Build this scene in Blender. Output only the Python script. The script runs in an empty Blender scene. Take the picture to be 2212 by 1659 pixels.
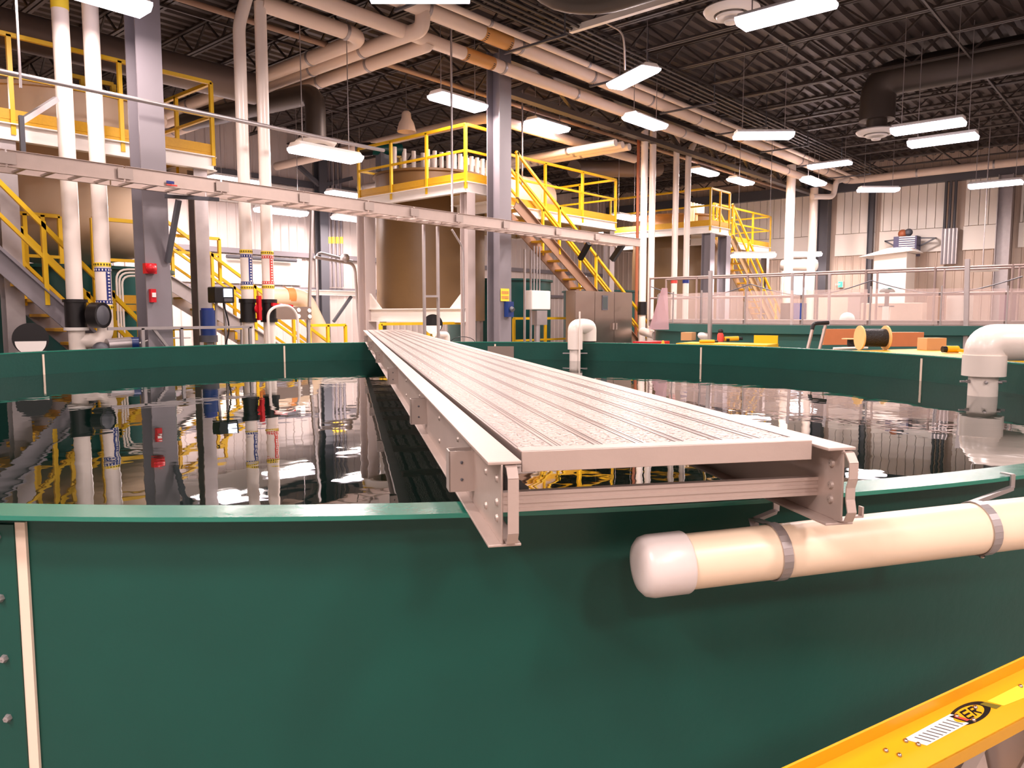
import bpy, math, random
from mathutils import Vector, Matrix
random.seed(7)
S = bpy.context.scene
C = S.collection
# ------------------------------------------------------------------ camera
FPX, CX, CY, HZ, EZ = 1640.0, 1106.0, 829.5, 680.0, 1.65
PITCH = math.atan((CY-HZ)/FPX); YAW = math.radians(41.2)
cam_d = bpy.data.cameras.new('camera'); cam = bpy.data.objects.new('camera', cam_d); C.objects.link(cam)
cam_d.sensor_width = 36.0; cam_d.lens = 36.0*FPX/2212.0; cam_d.clip_start = 0.05; cam_d.clip_end = 200
cam.location = (0, 0, EZ); cam.rotation_euler = (math.pi/2-PITCH, 0, YAW-math.pi/2)
S.camera = cam
# ------------------------------------------------------------------ world, exposure
W = bpy.data.worlds.new('world'); S.world = W; W.use_nodes = True
W.node_tree.nodes['Background'].inputs[0].default_value = (1.0, .80, .76, 1)
W.node_tree.nodes['Background'].inputs[1].default_value = 0.25
S.view_settings.view_transform = 'Standard'; S.view_settings.look = 'None'
S.view_settings.gamma = 1; S.view_settings.use_curve_mapping = False
S.view_settings.exposure = 0.3
LAMP_COL = (1.0, .82, .77); LAMP_W = 95.0; LENS_COL = (1.0, .86, 1.0); LENS_E = 9.0

# ------------------------------------------------------------------ maths helpers
_F = Vector((math.cos(YAW)*math.cos(PITCH), math.sin(YAW)*math.cos(PITCH), -math.sin(PITCH)))
_R = Vector((math.sin(YAW), -math.cos(YAW), 0)); _U = _R.cross(_F)
_O = Vector((0, 0, EZ))
def P(u, v, x=None, y=None, z=None, Z=None):
    """point of the building that a measured pixel shows, on the plane x=, y= or z="""
    d = _F + _R*((u-CX)/FPX) + _U*((CY-v)/FPX)
    if x is not None: t = x/d.x
    elif y is not None: t = y/d.y
    elif z is not None: t = (z-EZ)/d.z
    else: t = Z
    return _O + d*t
def V(*a): return Vector(a)

# ------------------------------------------------------------------ materials
def lin(c):
    return tuple((x/255/12.92) if x/255 <= .04045 else ((x/255+.055)/1.055)**2.4 for x in c)
MATS = {}
def mat(name, rgb, rough=.5, metal=0.0, emit=None, es=0, noise=0.0, nscale=6.0, bump=0.0, bscale=40.0, spec=.5, coat=0, alpha=1, trans=0, ior=1.45):
    if name in MATS: return MATS[name]
    m = bpy.data.materials.new(name); m.use_nodes = True
    nt = m.node_tree; b = nt.nodes['Principled BSDF']
    c = lin(rgb)
    b.inputs['Base Color'].default_value = (*c, 1); b.inputs['Roughness'].default_value = rough
    b.inputs['Metallic'].default_value = metal; b.inputs['Specular IOR Level'].default_value = spec
    b.inputs['Coat Weight'].default_value = coat; b.inputs['Alpha'].default_value = alpha
    b.inputs['Transmission Weight'].default_value = trans; b.inputs['IOR'].default_value = ior
    tc = nt.nodes.new('ShaderNodeTexCoord')
    if noise:
        n = nt.nodes.new('ShaderNodeTexNoise'); n.inputs['Scale'].default_value = nscale; n.inputs['Detail'].default_value = 5
        nt.links.new(tc.outputs['Object'], n.inputs['Vector'])
        r = nt.nodes.new('ShaderNodeMix'); r.data_type = 'RGBA'
        r.inputs[6].default_value = (*[max(0, x*(1-noise)) for x in c], 1); r.inputs[7].default_value = (*[min(1, x*(1+noise)) for x in c], 1)
        nt.links.new(n.outputs['Fac'], r.inputs[0]); nt.links.new(r.outputs[2], b.inputs['Base Color'])
    if bump:
        n = nt.nodes.new('ShaderNodeTexNoise'); n.inputs['Scale'].default_value = bscale; n.inputs['Detail'].default_value = 3
        nt.links.new(tc.outputs['Object'], n.inputs['Vector'])
        bp = nt.nodes.new('ShaderNodeBump'); bp.inputs['Strength'].default_value = bump; bp.inputs['Distance'].default_value = .02
        nt.links.new(n.outputs['Fac'], bp.inputs['Height']); nt.links.new(bp.outputs['Normal'], b.inputs['Normal'])
    if emit:
        b.inputs['Emission Color'].default_value = (*emit, 1); b.inputs['Emission Strength'].default_value = es
    MATS[name] = m
    return m
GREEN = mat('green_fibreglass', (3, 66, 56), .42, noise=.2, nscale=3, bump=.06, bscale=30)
GREENRIM = mat('green_rim_sheen', (40, 116, 98), .2, noise=.12, nscale=5, bump=.05, bscale=12)  # rim green lightened: reflected light is put into its colour
TEAL = mat('dark_teal_gelcoat', (8, 66, 62), .35, noise=.2, nscale=2)
PUTTY = mat('cream_sealant', (226, 205, 185), .6)
ALU = mat('milled_aluminium', (186, 169, 160), .45, .5, noise=.08, nscale=9, bump=.03, bscale=80)
ALUD = mat('dull_aluminium', (170, 156, 148), .45, .5, noise=.1, nscale=4)
GALV = mat('galvanised_steel', (175, 168, 168), .42, .75, noise=.12, nscale=8)
STEEL = mat('stainless_steel', (180, 165, 155), .3, .95, noise=.06, nscale=2)
GREY = mat('grey_paint', (128, 122, 127), .42, noise=.04, nscale=3)
GREYD = mat('dark_grey_paint', (82, 82, 88), .5)
PVC = mat('white_pvc', (238, 226, 216), .28, coat=.2, noise=.02)
PVCC = mat('cream_pvc', (228, 206, 180), .34, noise=.03, nscale=5)
CAPW = mat('white_pvc_cap', (212, 202, 198), .3)
INS = mat('insulation_jacket', (226, 205, 188), .45, noise=.04, nscale=3)
YEL = mat('yellow_fibreglass', (220, 178, 24), .42, noise=.06, nscale=6)
YELD = mat('yellow_grating', (206, 156, 30), .5, noise=.12, nscale=30)
LADY = mat('ladder_yellow', (226, 164, 10), .45, noise=.03, nscale=30)
WALLW = mat('white_wall_panel', (208, 194, 188), .3, noise=.03, nscale=2)
WALLB = mat('beige_wall', (198, 178, 162), .5, noise=.05, nscale=1)
WALLF = mat('flat_white_panel', (240, 232, 222), .35)
CEIL = mat('ceiling_deck', (74, 64, 60), .5, .3, noise=.2, nscale=3)
JOIST = mat('joist_primer', (66, 58, 54), .5, .2)
CONC = mat('concrete_floor', (150, 144, 138), .4, noise=.15, nscale=2)
TAN = mat('brown_fibreglass', (112, 86, 54), .45, noise=.12, nscale=2, bump=.1, bscale=10)
TANL = mat('pale_fibreglass', (206, 182, 156), .4, noise=.05, nscale=2)
BLACK = mat('black_plastic', (22, 20, 22), .35)
RED = mat('red_plastic', (200, 22, 34), .35)
BLUE = mat('blue_enamel', (28, 52, 110), .35)
NAVY = mat('navy_print', (26, 44, 120), .5)
WHITE = mat('white_enamel', (238, 232, 226), .35)
ORANGE = mat('orange_band', (226, 150, 84), .5)
LABY = mat('yellow_tape', (246, 214, 60), .5)
LABR = mat('red_print', (214, 70, 60), .5)
LABO = mat('amber_tape', (206, 150, 84), .5)
WOOD = mat('orange_brown_board', (192, 118, 74), .6, noise=.1, nscale=8)
PLY = mat('pale_plywood', (222, 182, 120), .6, noise=.1, nscale=12)
CARD = mat('cardboard', (196, 150, 104), .75)
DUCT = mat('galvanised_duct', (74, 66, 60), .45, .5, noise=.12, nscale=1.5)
RUST = mat('rust_red_pipe', (160, 92, 60), .5)
WBAG = mat('white_plastic_bag', (236, 232, 228), .35, bump=.6, bscale=12)
CABLE = mat('black_cable', (26, 24, 26), .5, bump=.8, bscale=60)
LENS = mat('lit_lens', (255, 255, 255), .4, emit=LENS_COL, es=LENS_E)
SCREEN = mat('lit_screen', (220, 225, 255), .3, emit=(.8, .85, 1.0), es=3.0)
WINDOW = mat('bright_window_glass', (230, 235, 255), .1, emit=(.85, .86, 1.0), es=3.5)
EXITG = mat('green_exit_face', (40, 200, 110), .4, emit=(.1, .9, .4), es=1.0)
CLEAR = mat('clear_sheet', (225, 205, 200), .3, alpha=.3)
WATER = mat('tank_water', (3, 22, 17), .015, ior=1.6, spec=.8)
def water_nodes():
    nt = WATER.node_tree; b = nt.nodes['Principled BSDF']
    tc = nt.nodes.new('ShaderNodeTexCoord')
    mp = nt.nodes.new('ShaderNodeMapping'); mp.inputs['Scale'].default_value = (1, 1, 1)
    n = nt.nodes.new('ShaderNodeTexNoise'); n.inputs['Scale'].default_value = 2.6; n.inputs['Detail'].default_value = 2.5
    bp = nt.nodes.new('ShaderNodeBump'); bp.inputs['Strength'].default_value = .06; bp.inputs['Distance'].default_value = .03
    nt.links.new(tc.outputs['Object'], mp.inputs[0]); nt.links.new(mp.outputs[0], n.inputs['Vector'])
    nt.links.new(n.outputs['Fac'], bp.inputs['Height']); nt.links.new(bp.outputs['Normal'], b.inputs['Normal'])
water_nodes()
def deck_material():
    """aluminium plank surface: lengthwise bands of raised ring grips between plain grooves"""
    m = mat('gripped_aluminium', (178, 165, 159), .32, .65)
    nt = m.node_tree; b = nt.nodes['Principled BSDF']; L = nt.links.new
    tc = nt.nodes.new('ShaderNodeTexCoord'); sep = nt.nodes.new('ShaderNodeSeparateXYZ'); L(tc.outputs['Object'], sep.inputs[0])
    vor = nt.nodes.new('ShaderNodeTexVoronoi'); vor.inputs['Scale'].default_value = 42; vor.inputs['Randomness'].default_value = .35
    L(tc.outputs['Object'], vor.inputs['Vector'])
    ring = nt.nodes.new('ShaderNodeMath'); ring.operation = 'SINE'
    mul = nt.nodes.new('ShaderNodeMath'); mul.operation = 'MULTIPLY'; mul.inputs[1].default_value = 11.0
    L(vor.outputs['Distance'], mul.inputs[0]); L(mul.outputs[0], ring.inputs[0])
    # band mask across the plank (object x)
    a = nt.nodes.new('ShaderNodeMath'); a.operation = 'MULTIPLY'; a.inputs[1].default_value = 1/((.75-.144)/7)
    of = nt.nodes.new('ShaderNodeMath'); of.operation = 'SUBTRACT'; of.inputs[1].default_value = .072; L(sep.outputs['X'], of.inputs[0]); L(of.outputs[0], a.inputs[0])
    fr = nt.nodes.new('ShaderNodeMath'); fr.operation = 'FRACT'; L(a.outputs[0], fr.inputs[0])
    c1 = nt.nodes.new('ShaderNodeMath'); c1.operation = 'SUBTRACT'; c1.inputs[1].default_value = .5; L(fr.outputs[0], c1.inputs[0])
    c2 = nt.nodes.new('ShaderNodeMath'); c2.operation = 'ABSOLUTE'; L(c1.outputs[0], c2.inputs[0])
    c3 = nt.nodes.new('ShaderNodeMath'); c3.operation = 'LESS_THAN'; c3.inputs[1].default_value = .34; L(c2.outputs[0], c3.inputs[0])
    h = nt.nodes.new('ShaderNodeMath'); h.operation = 'MULTIPLY'; L(ring.outputs[0], h.inputs[0]); L(c3.outputs[0], h.inputs[1])
    bp = nt.nodes.new('ShaderNodeBump'); bp.inputs['Strength'].default_value = .9; bp.inputs['Distance'].default_value = .009
    mx = nt.nodes.new('ShaderNodeMix'); mx.data_type = 'RGBA'; L(c3.outputs[0], mx.inputs[0])
    mx.inputs[6].default_value = (*lin((148, 134, 128)), 1); mx.inputs[7].default_value = (*lin((197, 183, 176)), 1); L(mx.outputs[2], b.inputs['Base Color'])  # rings' sparkle put into the band colour; plain grooves are duller metal
    L(h.outputs[0], bp.inputs['Height']); L(bp.outputs['Normal'], b.inputs['Normal'])
    return m
GRIP = deck_material()

# ------------------------------------------------------------------ mesh builder
WORLD = {}
class MB:
    def __init__(s): s.v = []; s.f = []; s.m = []; s.sm = []
    def add(s, vs, fs, mi=0, smooth=False):
        o = len(s.v); s.v += [Vector(p) for p in vs]
        for f in fs: s.f.append([o+i for i in f]); s.m.append(mi); s.sm.append(smooth)
        return s
    def box(s, x0, x1, y0, y1, z0, z1, mi=0, M=None):
        vs = [V(x, y, z) for z in (z0, z1) for y in (y0, y1) for x in (x0, x1)]
        if M: vs = [M @ p for p in vs]
        return s.add(vs, [(0, 2, 3, 1), (4, 5, 7, 6), (0, 1, 5, 4), (2, 6, 7, 3), (0, 4, 6, 2), (1, 3, 7, 5)], mi)
    def bar(s, p, q, w, h, up=None, mi=0):
        """square bar from p to q, w sideways, h along up"""
        p = Vector(p); q = Vector(q); d = (q-p).normalized()
        up = Vector(up) if up else (V(0, 0, 1) if abs(d.z) < .95 else V(0, 1, 0))
        sd = d.cross(up).normalized(); u = sd.cross(d)
        vs = [a+sd*(i*w/2)+u*(j*h/2) for a in (p, q) for j in (-1, 1) for i in (-1, 1)]
        return s.add(vs, [(0, 1, 3, 2), (4, 6, 7, 5), (0, 4, 5, 1), (2, 3, 7, 6), (0, 2, 6, 4), (1, 5, 7, 3)], mi)
    def ibeam(s, p, q, w, h, tf=.015, tw=.01, up=None, mi=0):
        p = Vector(p); q = Vector(q); d = (q-p).normalized()
        up = Vector(up) if up else (V(0, 0, 1) if abs(d.z) < .95 else V(0, 1, 0))
        sd = d.cross(up).normalized(); u = sd.cross(d)
        for k in (-1, 1): s.bar(p+u*(k*(h-tf)/2), q+u*(k*(h-tf)/2), w, tf, u, mi)
        s.bar(p, q, tw, h-2*tf, u, mi)
        return s
    def tube(s, pts, r, seg=14, fillet=0.0, fs=5, mi=0, cap=True, rs=None):
        pts = [Vector(p) for p in pts]
        if fillet:
            out = [pts[0]]
            for i in range(1, len(pts)-1):
                a, b, c = pts[i-1], pts[i], pts[i+1]
                d1 = (a-b); d2 = (c-b); k = min(fillet, d1.length*.49, d2.length*.49)
                p1 = b+d1.normalized()*k; p2 = b+d2.normalized()*k
                for j in range(fs+1):
                    t = j/fs; out.append(p1*(1-t)**2 + b*2*t*(1-t) + p2*t*t)
            out.append(pts[-1]); pts = out
        rings = []; n = None
        for i, p in enumerate(pts):
            if i == 0: t = (pts[1]-p)
            elif i == len(pts)-1: t = (p-pts[-2])
            else: t = (pts[i+1]-p).normalized()+(p-pts[i-1]).normalized()
            t.normalize()
            if n is None:
                n = t.orthogonal().normalized()
            n = (n - t*n.dot(t)).normalized(); bn = t.cross(n)
            rr = rs[i] if rs else r
            rings.append([p+n*(rr*math.cos(2*math.pi*k/seg))+bn*(rr*math.sin(2*math.pi*k/seg)) for k in range(seg)])
        o = len(s.v); s.v += [q for rg in rings for q in rg]
        for i in range(len(rings)-1):
            for k in range(seg):
                k2 = (k+1) % seg
                s.f.append([o+i*seg+k, o+i*seg+k2, o+(i+1)*seg+k2, o+(i+1)*seg+k]); s.m.append(mi); s.sm.append(True)
        if cap:
            s.f.append([o+k for k in range(seg)][::-1]); s.m.append(mi); s.sm.append(False)
            s.f.append([o+(len(rings)-1)*seg+k for k in range(seg)]); s.m.append(mi); s.sm.append(False)
        return s
    def lathe(s, prof, c=(0, 0, 0), seg=32, axis=None, mi=0, a0=0, a1=360, close=False):
        """prof = [(radius, height)] turned about axis through c"""
        c = Vector(c); M = Matrix.Identity(3)
        if axis is not None:
            M = V(0, 0, 1).rotation_difference(Vector(axis).normalized()).to_matrix()
        full = abs(a1-a0) >= 360; n = seg if full else seg+1; o = len(s.v)
        for (r, h) in prof:
            for k in range(n):
                a = math.radians(a0+(a1-a0)*k/seg)
                s.v.append(c + M @ V(r*math.cos(a), r*math.sin(a), h))
        m = len(prof); rng = m if close else m-1
        for i in range(rng):
            i2 = (i+1) % m
            for k in range(seg):
                k2 = (k+1) % n
                s.f.append([o+i*n+k, o+i*n+k2, o+i2*n+k2, o+i2*n+k]); s.m.append(mi); s.sm.append(True)
        return s
    def prism(s, pts, ext, mi=0):
        """planar outline pts (list of Vectors) extruded by vector ext"""
        pts = [Vector(p) for p in pts]; n = len(pts); ext = Vector(ext)
        vs = pts+[p+ext for p in pts]
        fs = [list(range(n))[::-1], list(range(n, 2*n))]+[[i, (i+1) % n, n+(i+1) % n, n+i] for i in range(n)]
        return s.add(vs, fs, mi)
    def sphere(s, c, r, seg=16, rg=8, mi=0, sq=1.0, a0=-90, a1=90):
        prof = [(max(1e-4, r*math.cos(math.radians(a0+(a1-a0)*i/rg))), sq*r*math.sin(math.radians(a0+(a1-a0)*i/rg))) for i in range(rg+1)]
        return s.lathe(prof, c, seg, mi=mi)
    def build(s, name, mats, parent=None, bevel=0, **tags):
        if not isinstance(mats, (list, tuple)): mats = [mats]
        if parent is not None: org = WORLD[parent.name]
        else:
            xs = [p.x for p in s.v]; ys = [p.y for p in s.v]; zs = [p.z for p in s.v]
            org = Matrix.Translation(((min(xs)+max(xs))/2, (min(ys)+max(ys))/2, min(zs)))
        inv = org.inverted()
        me = bpy.data.meshes.new(name); me.from_pydata([inv @ p for p in s.v], [], s.f)
        for m in mats: me.materials.append(m)
        me.polygons.foreach_set('material_index', s.m); me.polygons.foreach_set('use_smooth', s.sm)
        me.update()
        if any(s.sm): me.set_sharp_from_angle(angle=math.radians(50))
        o = bpy.data.objects.new(name, me); C.objects.link(o)
        if parent is not None: o.parent = parent
        else: o.matrix_world = org
        WORLD[o.name] = org
        if bevel:
            b = o.modifiers.new('bevel', 'BEVEL'); b.width = bevel; b.segments = 2; b.limit_method = 'ANGLE'
        for k, v in tags.items(): o[k] = v
        return o
def thing(name, loc, label, cat, group=None, rz=0):
    o = bpy.data.objects.new(name, None); C.objects.link(o)
    o.empty_display_size = .1
    o.location = loc; o.rotation_euler = (0, 0, rz); o['label'] = label; o['category'] = cat
    if group: o['group'] = group
    WORLD[o.name] = Matrix.Translation(loc) @ Matrix.Rotation(rz, 4, 'Z')
    return o
def one(mb, name, mats, label, cat, group=None, bevel=0):
    o = mb.build(name, mats, bevel=bevel); o['label'] = label; o['category'] = cat
    if group: o['group'] = group
    return o
def struct(mb, name, mats):
    return mb.build(name, mats, kind='structure')
def copy_tree(o, parent=None):
    c = o.copy(); C.objects.link(c)
    if parent: c.parent = parent
    for ch in list(o.children): copy_tree(ch, c)
    return c
def text_mesh(name, body, size, M, material, parent=None, ext=.0005):
    cu = bpy.data.curves.new(name, 'FONT'); cu.body = body; cu.size = size; cu.extrude = ext; cu.offset = size*.02; cu.align_x = 'CENTER'; cu.align_y = 'CENTER'
    t = bpy.data.objects.new(name, cu); C.objects.link(t)
    me = bpy.data.meshes.new_from_object(t.evaluated_get(bpy.context.evaluated_depsgraph_get()))
    bpy.data.objects.remove(t)
    org = WORLD[parent.name].inverted() if parent else Matrix.Identity(4)
    me.transform(org @ M); me.materials.clear(); me.materials.append(material)
    o = bpy.data.objects.new(name, me); C.objects.link(o)
    if parent: o.parent = parent
    return o

# ================================================================== ROOM SHELL
X0, X1, Y0, Y1, ZT = -8.0, 32.0, -8.0, 21.6, 7.62
struct(MB().box(X0-.2, X1+.2, Y0-.2, Y1+.2, -.15, 0), 'floor', CONC)
def ceiling():
    b = MB(); per = .3; n = int((Y1-Y0)/per)+1; pr = []
    for i in range(n):
        y = Y0+i*per
        pr += [(y, ZT), (y+.10, ZT), (y+.14, ZT-.075), (y+.26, ZT-.075), (y+.30, ZT)]
    vs = []; fs = []
    for (y, z) in pr: vs += [(X0-.2, y, z), (X1+.2, y, z)]
    for i in range(len(pr)-1): fs.append((2*i, 2*i+1, 2*i+3, 2*i+2))
    b.add(vs, fs); b.box(X0-.2, X1+.2, Y0-.2, Y1+.2, ZT+.01, ZT+.15)
    struct(b, 'ceiling', CEIL)
ceiling()
def corr_wall(name, axis, pos, a0, a1, z0, z1, out, m=WALLW):
    """ribbed panel wall: axis 'y' means the plane y=pos"""
    b = MB(); per = .3; n = int((a1-a0)/per); vs = []; fs = []
    pr = []
    for i in range(n+1):
        a = a0+i*per; pr += [(a, 0), (a+.21, 0), (a+.235, .03), (a+.275, .03), (a+.3, 0)]
    for (a, d) in pr:
        a = min(a, a1)
        for z in (z0, z1):
            vs.append((a, pos-out*d, z) if axis == 'y' else (pos-out*d, a, z))
    for i in range(len(pr)-1): fs.append((2*i, 2*i+1, 2*i+3, 2*i+2))
    b.add(vs, fs)
    if axis == 'y': b.box(a0, a1, min(pos+out*.02, pos+out*.2), max(pos+out*.02, pos+out*.2), z0, z1)
    else: b.box(min(pos+out*.02, pos+out*.2), max(pos+out*.02, pos+out*.2), a0, a1, z0, z1)
    return struct(b, name, m)
corr_wall('wall_back', 'y', Y1, X0, X1, 0, ZT+.1, 1)
corr_wall('wall_right', 'x', X1, Y0, Y1, 0, ZT+.1, 1, WALLB)
struct(MB().box(X0, X1, Y0-.2, Y0, 0, ZT), 'wall_front', WALLW)
struct(MB().box(X0-.2, X0, Y0, Y1, 0, ZT), 'wall_left', WALLW)
# raised wall panels and rails of the right wall
wp = 0
for (ya, yb) in ((11.1, 16.5), (9.12, 10.62), (6.75, 8.95), (4.75, 6.1), (-2, 4.4)):
    wp += 1
    b = MB(); b.box(X1-.10, X1-.03, ya, yb, 4.0, 4.85)
    y = ya
    while y < yb-.01:
        e = min(y+.3, yb); b.box(X1-.09, X1-.03, y, e-.02, 4.87, 6.5); y = e
    struct(b, 'trim_%d' % wp, WALLF)
def trim(mb, m):
    global wp; wp += 1; struct(mb, 'trim_%d' % wp, m)
trim(MB().box(X1-.35, X1-.03, -4, Y1-.05, 6.5, 6.9), GREYD)  # dark band: shade on the wall above the panels, put into colour
trim(MB().box(X0, X1-.4, Y1-.14, Y1-.04, 5.75, 5.95), GREYD)  # dark ledge strip, its shadow put into the colour
trim(MB().box(X0, X1-.4, Y1-.16, Y1-.04, 3.5, 3.65), GREY)
trim(MB().box(X0, X1-.4, Y1-.16, Y1-.04, 2.42, 2.54), GREY)
trim(MB().box(9.6, 14.2, Y1-.12, Y1-.05, 2.6, 3.45), WALLF)
trim(MB().box(9.6, 14.2, Y1-.12, Y1-.05, 5.0, 5.7), WALLF)
# bright windows
def window(n, axis, c, w, h, cols=2, rows=2):
    """small daylight window: frame with panes"""
    b = MB(); g = MB(); x, y, z = c
    def bx(mb, a0, a1, z0, z1, d0, d1):
        if axis == 'y': mb.box(x+a0, x+a1, y-d1, y-d0, z+z0, z+z1)
        else: mb.box(x-d1, x-d0, y+a0, y+a1, z+z0, z+z1)
    bx(g, -w/2, w/2, -h/2, h/2, .04, .05)
    for s in (-1, 1):
        bx(b, s*w/2-.04, s*w/2+.04, -h/2-.04, h/2+.04, .03, .11); bx(b, -w/2, w/2, s*h/2-.04, s*h/2+.04, .03, .11)
    for k in range(1, cols): bx(b, -w/2+w*k/cols-.03, -w/2+w*k/cols+.03, -h/2, h/2, .05, .09)
    for k in range(1, rows): bx(b, -w/2, w/2, -h/2+h*k/rows-.03, -h/2+h*k/rows+.03, .05, .09)
    o = b.build('window_%d' % n, WALLF, kind='structure'); g.build('window_pane', WINDOW, o)
p = P(1718, 608, x=X1); window(1, 'x', (X1, p.y, p.z), 1.1, 1.25, 1, 1)
p = P(1256, 608, y=Y1); window(2, 'y', (p.x, Y1, p.z), .62, .6)

# ================================================================== ROOF STEEL
def joists():
    t = thing('steel_joist', (0.4, 6.8, 7.05), 'dark steel bar joist under the roof deck', 'joist', 'parallel bar joists under the roof deck')
    b = MB()
    for dx in (-.045, .045):
        b.box(.4+dx-.03, .4+dx+.03, Y0, Y1, 7.50, 7.54); b.box(.4+dx-.03, .4+dx+.03, Y0, Y1, 7.02, 7.06)
    b.build('chord', JOIST, t)
    w = MB(); y = Y0; k = 0
    while y+.55 <= Y1:
        za, zb = (7.04, 7.52) if k % 2 else (7.52, 7.04)
        w.bar((.4, y, za), (.4, y+.55, zb), .035, .035, (1, 0, 0)); y += .55; k += 1
    w.build('web', JOIST, t)
    x = 1.9
    while x < 31.8:
        c = copy_tree(t); c.location.x = x; x += 1.5
joists()
def bridging(y, z, which):
    one(MB().bar((X0, y, z), (X1-.1, y, z), .04, .04), 'bridging_bar', JOIST, 'thin bridging bar crossing under the joists, ' + which, 'bar')
for y, wh in ((1.2, 'nearest above the first tank'), (3.6, 'above the middle of the tank'), (6.2, 'right of the pipe rack'), (8.6, 'closest to the pipe rack'), (13.6, 'just behind the column row'), (17.0, 'near the back wall')):
    bridging(y, 6.995, wh)
def girder():
    t = thing('roof_girder', (20, 10.8, 6.2), 'open truss girder running above the column row', 'girder')
    MB().bar((12.15, 10.8, 6.25), (X1-.4, 10.8, 6.25), .2, .11).build('bottom_chord', JOIST, t)
    MB().bar((12.15, 10.8, 6.93), (X1-.4, 10.8, 6.93), .2, .1).build('top_chord', JOIST, t)
    w = MB(); x = 12.3; k = 0
    while x < 31:
        za, zb = (6.9, 6.28) if k % 2 else (6.28, 6.9)
        w.bar((x, 10.8, za), (x+1.2, 10.8, zb), .09, .09); x += 1.2; k += 1
    w.build('web', JOIST, t)
girder()
# ------------------------------------------------------------------ columns
def column(x, y, d, zt, label, m=GREY, wdir=(0, 1, 0), rz=0):
    t = thing('steel_column', (x, y, 0), label, 'column')
    MB().ibeam((x, y, .03), (x, y, zt), d, d, .022, .016, up=wdir).build('shaft', m, t)
    MB().box(x-d*.56, x+d*.56, y-d*.56, y+d*.56, 0, .03).build('base_plate', GREYD, t)
    return t
COL1 = P(322, 400, y=10.8).x; COL2 = P(1078, 400, y=10.8).x
c1 = column(COL1, 10.8, .34, 7.0, 'grey steel column at left carrying the red alarm bell')
c2 = column(COL2, 10.8, .36, 7.0, 'tall grey steel column in the middle with a yellow notice')
column(P(695, 500, y=Y1-.35).x, Y1-.35, .3, 7.0, 'grey steel column with braces against the far left wall', GREYD)
column(X1-.4, P(1787, 500, x=X1).y, .42, 6.5, 'dark column on the right wall beside the two white risers', GREYD)
column(X1-.3, P(1888, 450, x=X1).y, .2, 6.5, 'narrow dark column dividing the white wall panels', GREYD)
column(X1-.4, P(2176, 450, x=X1).y, .44, 6.5, 'pale grey column at the right edge of the wall panels', GALV)
def brace(pu, pv, qu, qv, y, label, m=GREYD, r=.06):
    one(MB().bar(P(pu, pv, y=y), P(qu, qv, y=y), r*2, r*2), 'brace', m, label, 'brace')
brace(630, 345, 690, 400, Y1-.4, 'dark diagonal brace rising left from the far wall column')
brace(700, 400, 760, 385, Y1-.4, 'dark brace running right from the far wall column')
p = P(1092, 634, y=10.6)
# notice and outlet on the middle column are parts of the thing they are fixed to
s = thing('notice_sign', (p.x, 10.59, p.z-.15), 'small yellow notice on the middle grey column', 'sign')
MB().box(p.x-.15, p.x+.1, 10.585, 10.6, p.z-.16, p.z+.1).build('panel', LABY, s)
m_ = MB()
for k in range(2):
    for j in range(6): m_.box(p.x-.14+j*.038, p.x-.115+j*.038, 10.578, 10.584, p.z-.11+k*.1, p.z-.05+k*.1)
m_.build('lettering', LABO, s)
p = P(1096, 664, y=10.6)
s = thing('power_outlet', (p.x, 10.55, p.z-.2), 'blue power outlet box on the middle column', 'outlet')
MB().box(p.x-.09, p.x+.09, 10.5, 10.61, p.z-.2, p.z+.12).build('body', BLUE, s)
MB().tube([(p.x, 10.5, p.z-.02), (p.x, 10.44, p.z-.06)], .05).build('socket', GREYD, s)
# alarm bell and call point on the left column
p = P(326, 580, y=10.55)
s = thing('alarm_bell', (p.x, 10.55, p.z-.12), 'red alarm sounder on the left grey column', 'alarm')
MB().box(p.x-.075, p.x+.075, 10.54, 10.63, p.z-.07, p.z+.07).build('back_box', RED, s)
MB().lathe([(.001, .07), (.05, .055), (.07, .02), (.07, 0)], (p.x, 10.54, p.z), axis=(0, -1, 0)).build('horn', RED, s)
p = P(332, 637, y=10.55)
s = thing('call_point', (p.x, 10.6, p.z-.1), 'small red pull station under the alarm sounder', 'alarm')
MB().box(p.x-.03, p.x+.04, 10.56, 10.63, p.z-.1, p.z+.08).build('body', RED, s)
MB().box(p.x-.02, p.x+.03, 10.545, 10.56, p.z-.03, p.z+.03).build('handle', WHITE, s)

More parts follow.
